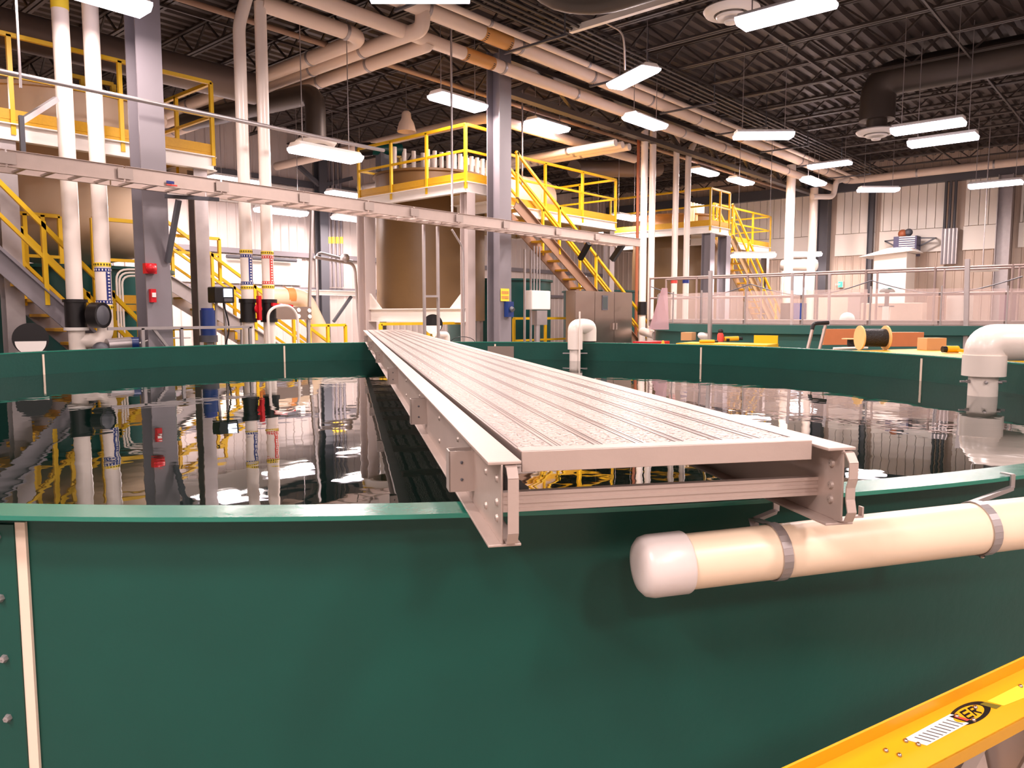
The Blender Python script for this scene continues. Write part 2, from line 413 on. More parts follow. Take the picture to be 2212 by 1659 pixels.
# ================================================================== NEAR TANK
TC = V(4.735, 5.098, 0); RI, RO, RIM, WZ = 5.235, 5.335, 1.22, .945
def ring_pt(a, r, z): return V(TC.x+r*math.cos(a), TC.y+r*math.sin(a), z)
def big_tank():
    t = thing('round_tank', (TC.x, TC.y, 0), 'large round green fibreglass tank filling the foreground', 'tank')
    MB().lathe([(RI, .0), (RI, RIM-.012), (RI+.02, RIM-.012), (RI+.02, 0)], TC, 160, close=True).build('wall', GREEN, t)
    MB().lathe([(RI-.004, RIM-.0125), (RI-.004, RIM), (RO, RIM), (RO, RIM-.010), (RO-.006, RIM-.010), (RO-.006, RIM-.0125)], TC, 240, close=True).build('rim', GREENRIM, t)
    MB().lathe([(.001, .0), (RI, .0), (RI, .03), (.001, .03)], TC, 64).build('bottom', GREEN, t)
    for k in range(10):
        a = math.radians(36*k+.3)+(.0112 if k == 6 else 0); b = MB()
        er = V(math.cos(a), math.sin(a), 0); et = V(-math.sin(a), math.cos(a), 0)
        for r, d in ((RI-.004, -1), (RI+.024, 1)):
            c = ring_pt(a, r, 0)
            b.bar(c+V(0, 0, .02), c+V(0, 0, RIM-.035), .024, .008, er)
        b.build('seam_strip', PUTTY, t)
        f = MB()
        for sgn in (1,):
            c = ring_pt(a-sgn*.0105, RI+.026, 0)
            f.bar(c+V(0, 0, 0), c+V(0, 0, RIM-.04), .085, .012, er)
        f.build('joint_flange', GREEN, t)
        if k == 6:
            for j in range(8):
                c = ring_pt(a-.0098, RI+.032, 1.152-j*.142)
                MB().lathe([(.001, .012), (.007, .011), (.0095, .004), (.0095, 0)], c, 6, axis=er).build('bolt', GALV, t)
    return t
big_tank()
w = MB().lathe([(.001, WZ), (RI-.001, WZ)], TC, 96).build('tank_water', WATER, kind='stuff')
w['label'] = 'dark still water filling the large green tank, mirroring the hall'; w['category'] = 'water'
p = P(1060, 770, Z=1)
a = math.atan2(*(reversed((P(1060, 745, z=RIM)-TC)[:2])))
b = MB(); c = ring_pt(a, RI-.012, 1.05); er = V(math.cos(a), math.sin(a), 0)
b.bar(c+V(0, 0, -.1), c+V(0, 0, .1), .42, .012, er)
one(b, 'cover_plate', STEEL, 'small grey plate on the inside wall of the big tank', 'plate')

# ================================================================== PLANK BRIDGE
PL0 = V(.985, .92, 1.228); PA = math.radians(53.3); PW, PLEN, PH = .75, 11.9, .158
def plank():
    t = thing('aluminium_walkway', PL0, 'long aluminium walk plank laid across the green tank', 'walkway', rz=PA-math.pi/2)
    M = WORLD[t.name]
    def bx(b, *a, mi=0): b.box(*a, mi=mi, M=M)
    # side rails: web, top and bottom flange
    fl = .062
    for k, sx in ((0, 1), (1, -1)):
        b = MB(); xo = 0 if k == 0 else PW
        def X(a): return xo+sx*a
        x0, x1 = sorted((X(0), X(fl))); bx(b, x0, x1, 0, PLEN, PH-.006, PH); bx(b, x0, x1, 0, PLEN, 0, .005)
        x0, x1 = sorted((X(.024), X(.028))); bx(b, x0, x1, 0, PLEN, .005, PH-.006)
        b.build('side_rail', ALU, t, bevel=.0012)
    # deck: extruded boards with grip bands
    n = 7; x0 = fl+.010; dw = (PW-2*x0)/n
    b = MB()
    for i in range(n):
        bx(b, x0+i*dw+.0008, x0+(i+1)*dw-.0008, .05, PLEN-.04, PH-.016, PH+.006)
        for g in (.10, .90): bx(b, x0+(i+g)*dw-.0025, x0+(i+g)*dw+.0025, .05, PLEN-.04, PH+.006, PH+.0072)
    b.build('deck', GRIP, t)
    for yy in (.042, PLEN-.05):
        b = MB(); bx(b, x0, PW-x0, yy, yy+.045, PH+.006, PH+.0095); bx(b, x0, PW-x0, yy-.002, yy+.004, PH-.030, PH+.0095)
        b.build('end_cap', ALU, t, bevel=.001)
    # rungs under the deck
    y = .1
    while y < PLEN:
        b = MB(); c = [M @ V(.028, y, .062), M @ V(PW-.028, y, .062)]
        b.bar(c[0], c[1], .034, .03); 
        for k in range(3): b.bar(c[0]+V(0, 0, .016-.016*k)+(M.to_3x3() @ V(0, -.018, 0)), c[1]+V(0, 0, .016-.016*k)+(M.to_3x3() @ V(0, -.018, 0)), .004, .007)
        b.build('rung', ALU, t); y += .45 if y < 1 else .9
    # loop handles at the near end
    for k, xx in ((0, .042), (1, PW-.02)):
        b = MB(); wd = .02
        path = [V(xx, .03, PH-.007), V(xx, -.008, PH-.010), V(xx, -.022, PH-.028), V(xx, -.022, PH*.62), V(xx, -.015 if k else -.022, PH*.5), V(xx, -.015 if k else -.022, PH*.35), V(xx, -.022, .03), V(xx, -.012, .010), V(xx, .02, .006)]
        for a, c in zip(path[:-1], path[1:]): b.bar(M @ a, M @ c, wd, .003, (M.to_3x3() @ (c-a).normalized().cross(V(1, 0, 0))))
        b.build('handle', ALU, t)
    # guard rail sockets on both sides
    for yy in (.30, 1.35, 2.95, 4.9, 7.2, 9.7):
        for k, sx in ((0, -1), (1, 1)):
            b = MB(); xo = .024 if k == 0 else PW-.024
            def wb(a0, a1, y0, y1, z0, z1):
                xa, xb = sorted((xo+sx*a0, xo+sx*a1)); bx(b, xa, xb, y0, y1, z0, z1)
            o0, o1, z0, z1 = .0, .056, .035, .125
            wb(o0, o1, yy, yy+.003, z0, z1); wb(o0, o1, yy+.045, yy+.048, z0, z1); wb(o1-.003, o1, yy, yy+.048, z0, z1)
            so = b.build('rail_socket', ALUD, t)
            s2 = MB()
            for zz in (.062, .100):
                s2.lathe([(.001, .003), (.0035, .002), (.0035, 0)], M @ V(xo+sx*.028, yy, zz), 8, axis=M.to_3x3() @ V(0, -1, 0))
            s2.build('rivet', GREYD, so)
    # rivets in the web
    for k, sx in ((0, -1), (1, 1)):
        for yy in (.035, .15, .55, .95, 1.6, 2.3):
            xo = .024 if k == 0 else PW-.024
            for zz in ((.11, .04) if yy > .1 else (.12, .075, .045)):
                b = MB(); b.lathe([(.001, .005), (.006, .004), (.008, 0)], M @ V(xo, yy, zz), 10, axis=M.to_3x3() @ V(sx, 0, 0))
                if k == 1: b.lathe([(.001, .006), (.007, .005), (.009, 0)], M @ V(xo-.004, yy, zz), 10, axis=M.to_3x3() @ V(-1, 0, 0))
                b.build('rivet', ALUD, t)
    # spring clip by the right handle
    b = MB(); bx(b, PW+.002, PW+.024, .0, .012, .012, .016); bx(b, PW+.020, PW+.024, .0, .012, .012, .034)
    b.build('latch', ALU, t)
plank()

# ================================================================== HANGING PVC PIPE
def hanging_pipe():
    a = P(1432, 1219, Z=1.63); d2 = P(2212, 1129, Z=1.80); dr = (d2-a).normalized()
    e = a+dr*3.2; r = .0595
    t = thing('hanging_pipe', (a.x, a.y, a.z-r), 'fat cream capped pipe strapped under the near tank rim', 'pipe')
    MB().tube([a-dr*.03, e], r, 40).build('tube', PVCC, t)
    R = r+.0075
    MB().tube([a-dr*.062, a-dr*.060, a-dr*.056, a-dr*.046, a-dr*.03, a+dr*.046, a+dr*.05], R, 40, rs=[R*.35, R*.55, R*.78, R*.94, R, R, R-.002]).build('end_cap', CAPW, t)
    for (u, v, ru, rv) in ((1668, 1190, 1648, 1092), (2110, 1143, 2082, 1032)):
        # centre of the clamp along the pipe and its hook over the rim
        best = min((a+dr*(k*.01) for k in range(320)), key=lambda q: abs(_px(q)[0]-u))
        rimp = P(ru, rv, z=RIM-.03); dd = (V(rimp.x, rimp.y, 0)-TC); dd.z = 0; er = dd.normalized()
        hook = V(TC.x, TC.y, 0)+er*(RO+.004)+V(0, 0, RIM-.03)
        b = MB(); n = 22; up = (hook-best); up = (up-dr*up.dot(dr)).normalized(); sd = dr.cross(up)
        rr = r+.003; pts = []
        for k in range(n+1):
            an = math.radians(35+290*k/n); pts.append(best+(up*math.cos(an)+sd*math.sin(an))*rr)
        top = best+up*(r*1.75)
        pts = [top]+pts+[top]
        for p, q in zip(pts[:-1], pts[1:]):
            b.bar(p, q, .022, .0025, (q-p).cross(dr))
        st = b.build('strap', GALV, t)
        h = MB(); h.bar(top-up*.006, hook+V(0, 0, .0), .012, .010, dr); h.bar(hook, hook+V(0, 0, .036), .016, .004, er)
        h.bar(hook+V(0, 0, .036), hook+V(0, 0, .036)-er*.03, .016, .003)
        h.build('hook', GALV, st)
        h = MB(); h.lathe([(.001, .006), (.005, .005), (.007, 0)], best-up*rr*.35-sd*rr*.95, 8, axis=-sd); h.build('bolt', STEEL, st)
def _px(q):
    d = q-_O; w = d.dot(_F); return CX+FPX*d.dot(_R)/w, CY-FPX*d.dot(_U)/w
hanging_pipe()

# ================================================================== YELLOW LADDER
def ladder():
    a = P(1880, 1659, Z=1.30); c = P(2212, 1493, Z=1.52); dr = (c-a).normalized()
    p0 = a-dr*1.1; p1 = c+dr*.5
    # web faces up toward the viewer and slightly forward
    view = (_O-(a+c)/2).normalized(); side = dr.cross(view).normalized()
    nrm = (view*.75+V(0, 0, 1)*.55); nrm = (nrm-dr*nrm.dot(dr)).normalized()
    wv = nrm.cross(dr).normalized()
    if wv.z < 0: wv = -wv
    t = thing('step_ladder', (a.x, a.y, 0), 'yellow fibreglass ladder slanting in the bottom right corner', 'ladder')
    M = Matrix.Identity(4)
    for i in range(3): M[i][0] = dr[i]; M[i][1] = wv[i]; M[i][2] = nrm[i]; M[i][3] = a[i]
    L0, L1 = -1.1, (c-a).length+.5; hw = .042
    b = MB(); b.box(L0, L1, -hw, hw, -.003, 0, M=M); b.box(L0, L1, hw-.004, hw, 0, .040, M=M); b.box(L0, L1, -hw, -hw+.004, -.046, 0, M=M)
    rail = b.build('rail', LADY, t, bevel=.0012)
    # second rail below, steps between
    b = MB(); b.box(L0, L1, -hw, hw, -.36, -.357, M=M); b.box(L0, L1, -hw, -hw+.004, -.357, -.33, M=M); b.build('rail', LADY, t)
    for k in range(6):
        x = L0+.15+k*.3
        b = MB(); b.box(x, x+.004, -hw+.006, hw-.006, -.356, -.004, M=M); b.box(x, x+.07, -hw+.006, -hw+.012, -.356, -.04, M=M); b.build('step', ALU, t)
    # labels on the web (positions along the rail measured from the photograph)
    def along(u, v):
        d = _F + _R*((u-CX)/FPX) + _U*((CY-v)/FPX)
        tt = (a-_O).dot(nrm)/d.dot(nrm); q = _O+d*tt-a
        return q.dot(dr), q.dot(wv)
    def quad(px, h, m, name, lab=None):
        q = [along(*k) for k in px]; bb = MB()
        bb.prism([M @ V(x, y, h) for x, y in q], nrm*.0004)
        o = bb.build(name, m, t)
        if lab: o['label'] = lab
    quad([(1952, 1597), (2052, 1543), (2105, 1556), (2002, 1611)], .0006, WHITE, 'instruction_label', 'white instruction label')
    quad([(2050, 1549), (2060, 1546), (2104, 1559), (2093, 1563)], .0012, BLACK, 'warning_band')
    quad([(2060, 1550), (2066, 1548), (2094, 1556), (2088, 1559)], .0018, LABR, 'warning_text')
    b = MB()
    for k in range(9):
        x0_, y0_ = 1972+k*8.6, 1594-k*4.7
        q = [along(x0_+2, y0_), along(x0_+4.5, y0_-1.2), along(x0_+40, y0_+8.6), along(x0_+37.5, y0_+9.8)]
        b.prism([M @ V(x, y, .0012) for x, y in q], nrm*.0002)
    b.build('small_print', GREYD, t)
    quad([(2116, 1522), (2127, 1517), (2163, 1525), (2152, 1532)], .0006, mat('olive_block', (110, 100, 22), .5), 'dark_block')
    quad([(2132, 1515), (2205, 1478), (2212, 1480), (2212, 1508), (2168, 1525)], .0005, LABY, 'yellow_label')
    # oval emblem
    ex, ey = along(2083, 1541); ang = math.atan2(along(2112, 1532)[1]-along(2058, 1551)[1], along(2112, 1532)[0]-along(2058, 1551)[0])
    k0 = along(2062, 1544); k1 = along(2122, 1530); k2 = along(2100, 1553)
    cx0, cy0 = (k0[0]+k1[0]*1.0)/2, (k0[1]+k1[1])/2
    E = MB(); E2 = MB(); c_ = V((along(2066, 1548)[0]+along(2120, 1531)[0])/2, (along(2062, 1540)[1]+along(2100, 1556)[1])/2, 0)
    ra, rb = abs(along(2122, 1531)[0]-along(2060, 1549)[0])*.78, .019
    E.prism([M @ V(c_.x+ra*math.cos(q*math.pi/18), c_.y+rb*math.sin(q*math.pi/18), .0004) for q in range(36)], nrm*.0004)
    E2.prism([M @ V(c_.x-.004+ra*.74*math.cos(q*math.pi/18), c_.y+rb*.72*math.sin(q*math.pi/18), .0008) for q in range(36)], nrm*.0004)
    em = E.build('emblem', BLACK, t); E2.build('emblem_field', LADY, em)
    T = M @ Matrix.Translation((c_.x+.002, c_.y, .0015)) @ Matrix.Rotation(0, 4, 'Z')
    lt = MB(); hx, hy = .0085, .011      # letters E and R built as solid strokes
    def stroke(x0, y0, x1, y1, w=.0036): lt.bar(T @ V(x0*1.55+.003, y0*.85, 0), T @ V(x1*1.55+.003, y1*.85, 0), w, .0006, nrm)
    stroke(-.015, -hy, -.015, hy)
    for yy in (-hy+.0017, 0, hy-.0017): stroke(-.0155, yy, -.004, yy)
    stroke(.001, -hy, .001, hy); stroke(.001, hy-.0017, .009, hy-.0017); stroke(.001, .0005, .009, .0005); stroke(.0095, hy-.002, .0095, .0005); stroke(.004, 0, .0115, -hy)
    lt.build('emblem_lettering', BLACK, em)
    for (u, v) in ((1956, 1601), (1983, 1609), (1913, 1622), (1942, 1632), (2106, 1529), (2102, 1556), (2066, 1548), (2204, 1483)):
        x, y = along(u, v); bb = MB().lathe([(.001, .004), (.003, .0035), (.0045, .001), (.0045, 0)], M @ V(x, y, .001), 12, axis=nrm); bb.build('rivet', STEEL, t)
    # aluminium back leg going down to the floor
    q = P(2098, 1600, Z=1.66); g = P(2111, 1659, Z=1.66); dd = (g-q).normalized(); e = q+dd*(q.z/abs(dd.z)-.01)
    b = MB(); b.bar(q, e, .044, .003, _F); b.bar(q+_R*.021+_F*.012, e+_R*.021+_F*.012, .003, .026, _F); b.bar(q-_R*.021+_F*.012, e-_R*.021+_F*.012, .003, .026, _F)
    b.build('back_leg', ALU, t)
ladder()
# ================================================================== CABLE TRAY
TY0, TY1, TZ0, TZ1 = 9.98, 10.42, 3.30, 3.49
def tray():
    xe = P(1383, 530, y=TY0).x
    t = thing('cable_tray', (6, (TY0+TY1)/2, TZ0), 'long aluminium cable tray crossing in front of the two columns', 'tray')
    xs = [1.0]+[P(u, 400, y=TY0).x for u in (17, 270, 478, 655, 795, 893, 990, 1092, 1205, 1290)]+[xe]
    for i, (a, c) in enumerate(zip(xs[:-1], xs[1:])):
        b = MB(); b.ibeam((a+.01, TY0, (TZ0+TZ1)/2), (c-.01, TY0, (TZ0+TZ1)/2), .05, TZ1-TZ0, .006, .005); b.ibeam((a+.01, TY1, (TZ0+TZ1)/2), (c-.01, TY1, (TZ0+TZ1)/2), .05, TZ1-TZ0, .006, .005)
        b.build('side_rail', ALU, t)
    b = MB(); x = 1.2; k = 0
    while x < xe:
        b = MB().box(x-.02, x+.02, TY0+.004, TY1-.004, TZ0+.006, TZ0+.03); b.build('rung', ALUD, t); x += .3
    for x in xs[1:-1]: MB().box(x-.09, x+.09, TY0-.034, TY0-.025, TZ0+.03, TZ1-.03).build('splice_plate', ALUD, t)
    return xe
TXE = tray()
p = P(368, 396, y=TY0-.03)
s = thing('tray_sticker', (p.x, TY0-.03, p.z-.03), 'small blue and red sticker on the cable tray', 'sticker')
MB().box(p.x-.05, p.x+.05, TY0-.033, TY0-.027, p.z-.005, p.z+.03).build('blue_panel', NAVY, s)
MB().box(p.x-.05, p.x+.09, TY0-.033, TY0-.027, p.z-.03, p.z-.012).build('red_line', LABR, s)
def strut(name, a, c, r, m, label, cat='bracket'):
    one(MB().bar(a, c, r*2, r*2), name, m, label, cat)
strut('tray_bracket', P(386, 432, y=TY0+.3), V(COL1+.12, 10.60, P(336, 565, y=10.6).z), .03, GREYD, 'dark diagonal bracket from the left column to the cable tray')
strut('tray_bracket', V(COL1+.1, 10.56, 3.27), V(COL1+.75, 10.3, 3.27), .025, GREYD, 'short dark arm under the tray right of the left column')
strut('tray_bracket', P(1253, 560, y=10.5), P(1272, 526, y=10.2), .05, BLACK, 'black bracket near the right end of the cable tray, left of two')
strut('tray_bracket', P(1322, 562, y=10.5), P(1345, 528, y=10.2), .06, BLACK, 'black bracket at the right end of the cable tray, right of two')
for (u, vb, lab) in ((505, 640, 'thin strut standing left of the two white risers'), (652, 640, 'thin strut standing right of the two white risers')):
    a = P(u, 440, y=13); strut('support_post', V(a.x, 13, 0), V(a.x+.25, 13, 4.0 if u < 600 else 4.0), .025, GALV, lab, 'post')
# ================================================================== PIPE RACK (main run along the hall)
def pipe(name, pts, r, m, label, fillet=0.0, seg=18, cat='pipe', group=None, clamps=0, cm=None, bands=()):
    t = thing(name, Vector(pts[-1]), label, cat, group)
    MB().tube(pts, r, seg, fillet).build('run', m, t)
    if clamps:
        pts = [Vector(p) for p in pts]
        for a, c in zip(pts[:-1], pts[1:]):
            L = (c-a).length; d = (c-a).normalized(); n = int(L/clamps)
            for k in range(1, n+1):
                q = a+d*(k*clamps)
                if (c-q).length > r*2: MB().tube([q-d*.03, q+d*.03], r+.012, seg).build('clamp', cm or GALV, t)
    for (a, c, m2) in bands: MB().tube([a, c], r+.006, seg).build('marker_band', m2, t)
    return t
ry, rz = 9.9, 6.80
XE = X1-1.0
pipe('insulated_pipe', [(X0+.3, ry, rz), (XE, ry, rz), (XE, -3, rz)], .145, INS, 'largest cream insulated pipe of the overhead rack', .4, 22, clamps=2.4)
pipe('insulated_pipe', [(X0+.3, ry+.42, rz-.30), (XE-.5, ry+.42, rz-.30)], .12, INS, 'cream insulated pipe with amber labels below the largest one', 0, 20, clamps=2.4)
pipe('insulated_pipe', [(X0+.3, ry-.36, rz+.02), (XE, ry-.36, rz+.02)], .06, INS, 'slim cream pipe right beside the largest rack pipe', 0, 14, clamps=3)
lb = [('amber', LABO)]
for (u, dy, dz, rr, ln, which) in ((1040, 0, 0, .145, .75, 'upper'), (1000, .42, -.30, .12, .8, 'lower'), (1590, 0, 0, .145, .5, 'far')):
    x = P(u, 90, y=ry+dy).x; t = thing('pipe_label', (x, ry+dy, rz+dz-rr), 'amber wrap label on the overhead pipes, ' + {'upper': 'the higher of two left of the middle column', 'lower': 'the lower of two left of the middle column', 'far': 'far along the rack'}[which], 'label')
    MB().tube([(x, ry+dy, rz+dz), (x+ln, ry+dy, rz+dz)], rr+.006, 22).build('wrap', LABO, t)
    b = MB()
    for q in (0, 1):
        for k in range(10):
            an = math.radians(200+k*14); c = V(x+.05+q*(ln-.1), ry+dy+(rr+.008)*math.cos(an), rz+dz+(rr+.008)*math.sin(an))
            b.bar(c-V(.03, 0, 0), c+V(.03, 0, 0), .014, .002, V(0, math.cos(an), math.sin(an)))
    b.build('tick_marks', BLACK, t)
for k, (dy, zz) in enumerate(((-.62, 6.93), (-.78, 6.93), (-.94, 6.93), (-1.1, 6.93), (-1.26, 6.93))):
    pipe('rack_conduit', [(X0+.3, ry+dy, zz), (XE+.3, ry+dy, zz)], .028, DUCT, 'thin conduit in the row beside the overhead rack, %s from the big pipe' % ('first', 'second', 'third', 'fourth', 'fifth')[k], 0, 8, 'conduit')
pipe('rack_conduit', [(X0+.3, 12.0, 6.55), (XE, 12.0, 6.55)], .05, mat('brownish_conduit', (150, 120, 100), .5), 'brownish pipe running behind the truss girder', 0, 10)
b = MB(); x = 0
for x in (2.5, 5.5, 8.5, 11.2, 14, 17, 20, 23, 26, 29):
    t = thing('pipe_hanger', (x, ry-.4, 6.9), 'grey trapeze hanger under the overhead pipe rack', 'hanger', 'trapeze hangers of the pipe rack')
    MB().bar((x, ry-1.4, 6.62), (x, ry+.1, 6.62), .05, .04).build('channel', GREYD, t)
    for yy in (ry-1.35, ry+.0): MB().bar((x, yy, 6.62), (x, yy, 7.5), .02, .02).build('rod', GREYD, t)
# ------------------------------------------------------------------ pipes running back across the hall (three together, left)
e1 = P(787, 82, y=11.0); z3 = e1.z
ex, ey = e1.x, e1.y
RP = .13
rs_ = 11.0
def riser_x(u, v=400, y=11.0): return P(u, v, y=y).x
x1, x2, x3, x4 = riser_x(149), riser_x(213), riser_x(527, 400), riser_x(573, 400)
pipe('insulated_pipe', [(x4, rs_, z3), (ex, rs_, z3), (ex, Y1-.3, z3)], RP, INS, 'cream pipe from the riser top bending back toward the wall', .35, clamps=1.6)
pipe('insulated_pipe', [(ex+.38, ry, rz-.05), (ex+.38, ry+.02, z3), (ex+.38, Y1-.3, z3)], RP, INS, 'middle of three cream pipes running back to the wall', .3, clamps=1.6)
pipe('insulated_pipe', [(ex+.85, ry+.42, rz-.35), (ex+.85, ry+.44, z3-.05), (ex+.85, Y1-.3, z3-.05)], RP, INS, 'right of three cream pipes running back to the wall', .3, clamps=1.6)
# same trio further along
fx = P(1420, 250, z=6.0).x
for k in range(3):
    pipe('white_pipe', [(16.4+k*.32, 10.9, 5.95), (16.4+k*.32, Y1-.3, 5.95)], .09, PVC, '%s of the three white pipes above the middle platform' % ('left', 'middle', 'right')[k], 0, 12, clamps=1.5)
pipe('amber_pipe', [(13.2, Y1-.4, 6.2), (13.2, 12.3, 6.2), (19.5, 12.3, 6.2)], .12, INS, 'tan pipe above the middle stair near the ceiling', .3)
# ------------------------------------------------------------------ risers
def ring_marks(b, x, y, z, r, h, n=18, up=True):
    for k in range(n):
        an = 2*math.pi*k/n; nrm = V(math.cos(an), math.sin(an), 0); c = V(x, y, z)+nrm*(r+.001)
        b.bar(c-V(0, 0, h/2), c+V(0, 0, h/2), r*.14, .003, nrm)
def wrap(t, x, y, r, ztop, zbot, m):
    """yellow end tapes, printed bands, and the print down one side of a riser"""
    H = ztop-zbot; hy, hb = H*.085, H*.075
    for zc in (ztop-hy/2, zbot+hy/2):
        tp = MB().tube([(x, y, zc-hy/2), (x, y, zc+hy/2)], r+.004, 24).build('yellow_tape', LABY, t)
        b = MB(); ring_marks(b, x, y, zc, r+.005, hy*.5); b.build('tape_marks', BLACK, tp)
    for zc in (ztop-hy-hb/2-.02, zbot+hy+hb/2+.02):
        tp = MB().tube([(x, y, zc-hb/2), (x, y, zc+hb/2)], r+.003, 24).build('printed_band', m, t)
        b = MB(); ring_marks(b, x, y, zc, r+.004, hb*.55, 16); b.build('band_marks', WHITE, tp)
    # vertical print strip on the camera's right hand side of the pipe
    b = MB(); a0 = math.degrees(math.atan2(-y, -x)); b.lathe([(r+.003, zbot+H*.2), (r+.003, ztop-H*.2)], (x, y, 0), 8, a0=a0+20, a1=a0+62); b.build('side_print', m, t)
    b = MB()
    for k in range(9):
        z = zbot+H*(.22+.56*k/8); an = math.radians(a0+41); nrm = V(math.cos(an), math.sin(an), 0); c = V(x, y, z)+nrm*(r+.004)
        b.bar(c-V(0, 0, H*.018), c+V(0, 0, H*.018), r*.3, .003, nrm)
    b.build('side_lettering', WHITE, t)
def zat(u, v, y=11.0): return P(u, v, y=y).z
R1 = .1
# left pair with black valve and elbow
t = thing('white_riser', (x1, rs_, 0), 'tall white pipe at far left standing in a black valve', 'pipe')
zv0, zv1 = zat(170, 712), zat(170, 650)
MB().tube([(x1, rs_, zv1-.02), (x1, rs_, 7.4)], R1, 24).build('upper_run', PVC, t)
MB().tube([(x1, rs_, 0), (x1, rs_, zv0+.02)], R1*1.0, 24).build('lower_run', PVC, t)
for zz in (zv0+.01, zv1): MB().tube([(x1, rs_, zz-.02), (x1, rs_, zz+.02)], R1*1.5, 24).build('flange', WHITE if zz < zv1 else BLACK, t)
MB().tube([(x1, rs_, zat(145, 25)), (x1, rs_, zat(145, 0)+.3)], R1+.004, 24).build('yellow_label', LABY, t)
v = thing('butterfly_valve', (x1+.05, rs_-.02, zv0), 'black butterfly valve under the leftmost white riser', 'valve')
MB().tube([(x1, rs_, zv0+.03), (x1, rs_, zv1-.02)], R1*1.3, 24).build('body', BLACK, v)
MB().tube([(x1+.16, rs_-.16, (zv0+zv1)/2), (x1+.24, rs_-.28, (zv0+zv1)/2)], .17, 24).build('gear_cover', BLACK, v)
MB().lathe([(.001, .02), (.12, .015), (.14, 0)], (x1+.235, rs_-.275, (zv0+zv1)/2), 24, axis=(.55, -.8, 0)).build('dial', GREYD, v)
t = thing('white_riser', (x2, rs_, 0), 'second white riser from left, blue printed, curving into the valve leg', 'pipe')
ze = zat(230, 735)
MB().tube([(x2, rs_, 7.4), (x2, rs_, ze), (x1, rs_, ze)], R1, 24, .28, 8).build('run', PVC, t)
wrap(t, x2, rs_, R1, zat(225, 568), zat(225, 668), NAVY)
# right pair with valves
for (xx, u, lab, m, va, vb, slant) in ((x3, 530, 'white riser with blue print, left of the middle pair', NAVY, 540, 625, True), (x4, 578, 'white riser with red print, right of the middle pair', LABR, 540, 622, False)):
    t = thing('white_riser', (xx, rs_, 0), lab, 'pipe')
    z0, z1 = zat(535, 692), zat(535, 650)
    pts = [(xx, rs_, z1)]
    if slant: pts += [(xx, rs_, zat(518, 55)), (P(548, -60, y=rs_).x, rs_, zat(548, -60))]
    else: pts += [(xx, rs_, z3)]
    MB().tube(pts, R1*.92, 24, .12).build('upper_run', PVC, t)
    MB().tube([(xx, rs_, 0), (xx, rs_, z0)], R1*.9, 24).build('lower_run', PVC, t)
    wrap(t, xx, rs_, R1*.92, zat(530, va), zat(530, vb), m)
    v = thing('ball_valve', (xx, rs_, z0), 'black valve with a ' + ('vertical' if slant else 'level') + ' red handle', 'valve')
    MB().tube([(xx, rs_, z0), (xx, rs_, z1)], R1*1.15, 20).build('body', BLACK, v)
    for zz in (z0, z1): MB().tube([(xx, rs_, zz-.03), (xx, rs_, zz+.03)], R1*1.32, 20).build('union_nut', BLACK, v)
    MB().tube([(xx, rs_, z1+.03), (xx, rs_, z1+.13)], R1*.8, 20).build('collar', GREYD, v)
    zm = (z0+z1)/2+.03
    b = MB()
    if slant: b.bar((xx+.1, rs_-.16, zm-.18), (xx+.1, rs_-.16, zm+.2), .05, .07, (0, 1, 0)); b.lathe([(.001, .03), (.07, .02), (.08, 0)], (xx+.1, rs_-.13, zm), 16, axis=(.3, -1, 0))
    else: b.bar((xx-.04, rs_-.16, zm+.07), (xx+.30, rs_-.2, zm+.04), .07, .05); b.lathe([(.001, .05), (.09, .04), (.12, 0)], (xx+.1, rs_-.15, zm+.04), 16)
    b.build('handle', RED, v)
pipe('bent_conduit', [(x4-.17, rs_-.25, 0), (x4-.17, rs_-.25, 1.68), (x4-.05, rs_-.25, 1.78), (x4+.22, rs_-.25, 1.80), (x4+.36, rs_-.25, 1.66), (x4+.38, rs_-.25, 0)], .022, PVC, 'thin white hoop of pipe around the red printed riser', .12, 10)
# further risers
def far_riser(u, w, v0, v1, y, label, m=PVC, bend=None, low=None):
    p = P(u, (v0+v1)/2, y=y); Zd = (p-_O).dot(_F); r = w*Zd/FPX/2
    zt = P(u, v0, y=y).z; zb = 0 if low is None else P(u, low, y=y).z
    pts = [(p.x, y, zb), (p.x, y, zt)]
    if bend: q = P(bend[0], bend[1], y=y-.1); pts += [q, (q.x, q.y-.2, q.z+.3)]
    return pipe('white_riser' if m == PVC else 'red_riser', pts, r, m, label, r*2), p.x, r
far_riser(1377, 7, 285, 700, 11.3, 'slim rusty red vertical pipe left of the white pair', RUST)
tt, fx1, fr1 = far_riser(1390, 15, 268, 700, 10.9, 'left of the paired bright white risers right of centre')
t = thing('pipe_valve', (fx1, 10.9, P(1392, 680, y=10.9).z), 'black valve at the foot of the bright white pair', 'valve')
MB().tube([(fx1, 10.9, P(1392, 680, y=10.9).z), (fx1, 10.9, P(1392, 652, y=10.9).z)], fr1*1.35, 20).build('body', BLACK, t)
far_riser(1408, 14, 262, 700, 10.9, 'right of the paired bright white risers right of centre')
q = P(1400, 718, y=10.6)
pipe('pipe_stub', [P(1388, 716, y=10.7), P(1416, 724, y=10.1)], .11, PVC, 'short white pipe end pointing out below the black valve')
tt, fx3, fr3 = far_riser(1459, 13, 280, 640, 11, 'slender white riser, left of two before the brown far vessel')
MB().tube([(fx3, 11, P(1459, 612, y=11).z), (fx3, 11, P(1459, 604, y=11).z)], fr3+.01, 18).build('red_band', LABR, tt)
tt, fx4, fr4 = far_riser(1484, 13, 335, 640, 11, 'slender white riser with a kinked top, right of two', bend=(1508, 290))
MB().tube([(fx4, 11, P(1484, 612, y=11).z), (fx4, 11, P(1484, 604, y=11).z)], fr4+.01, 18).build('blue_band', NAVY, tt)
far_riser(1706, 19, 355, 600, 10.5, 'wide white riser near the right wall, left of two')
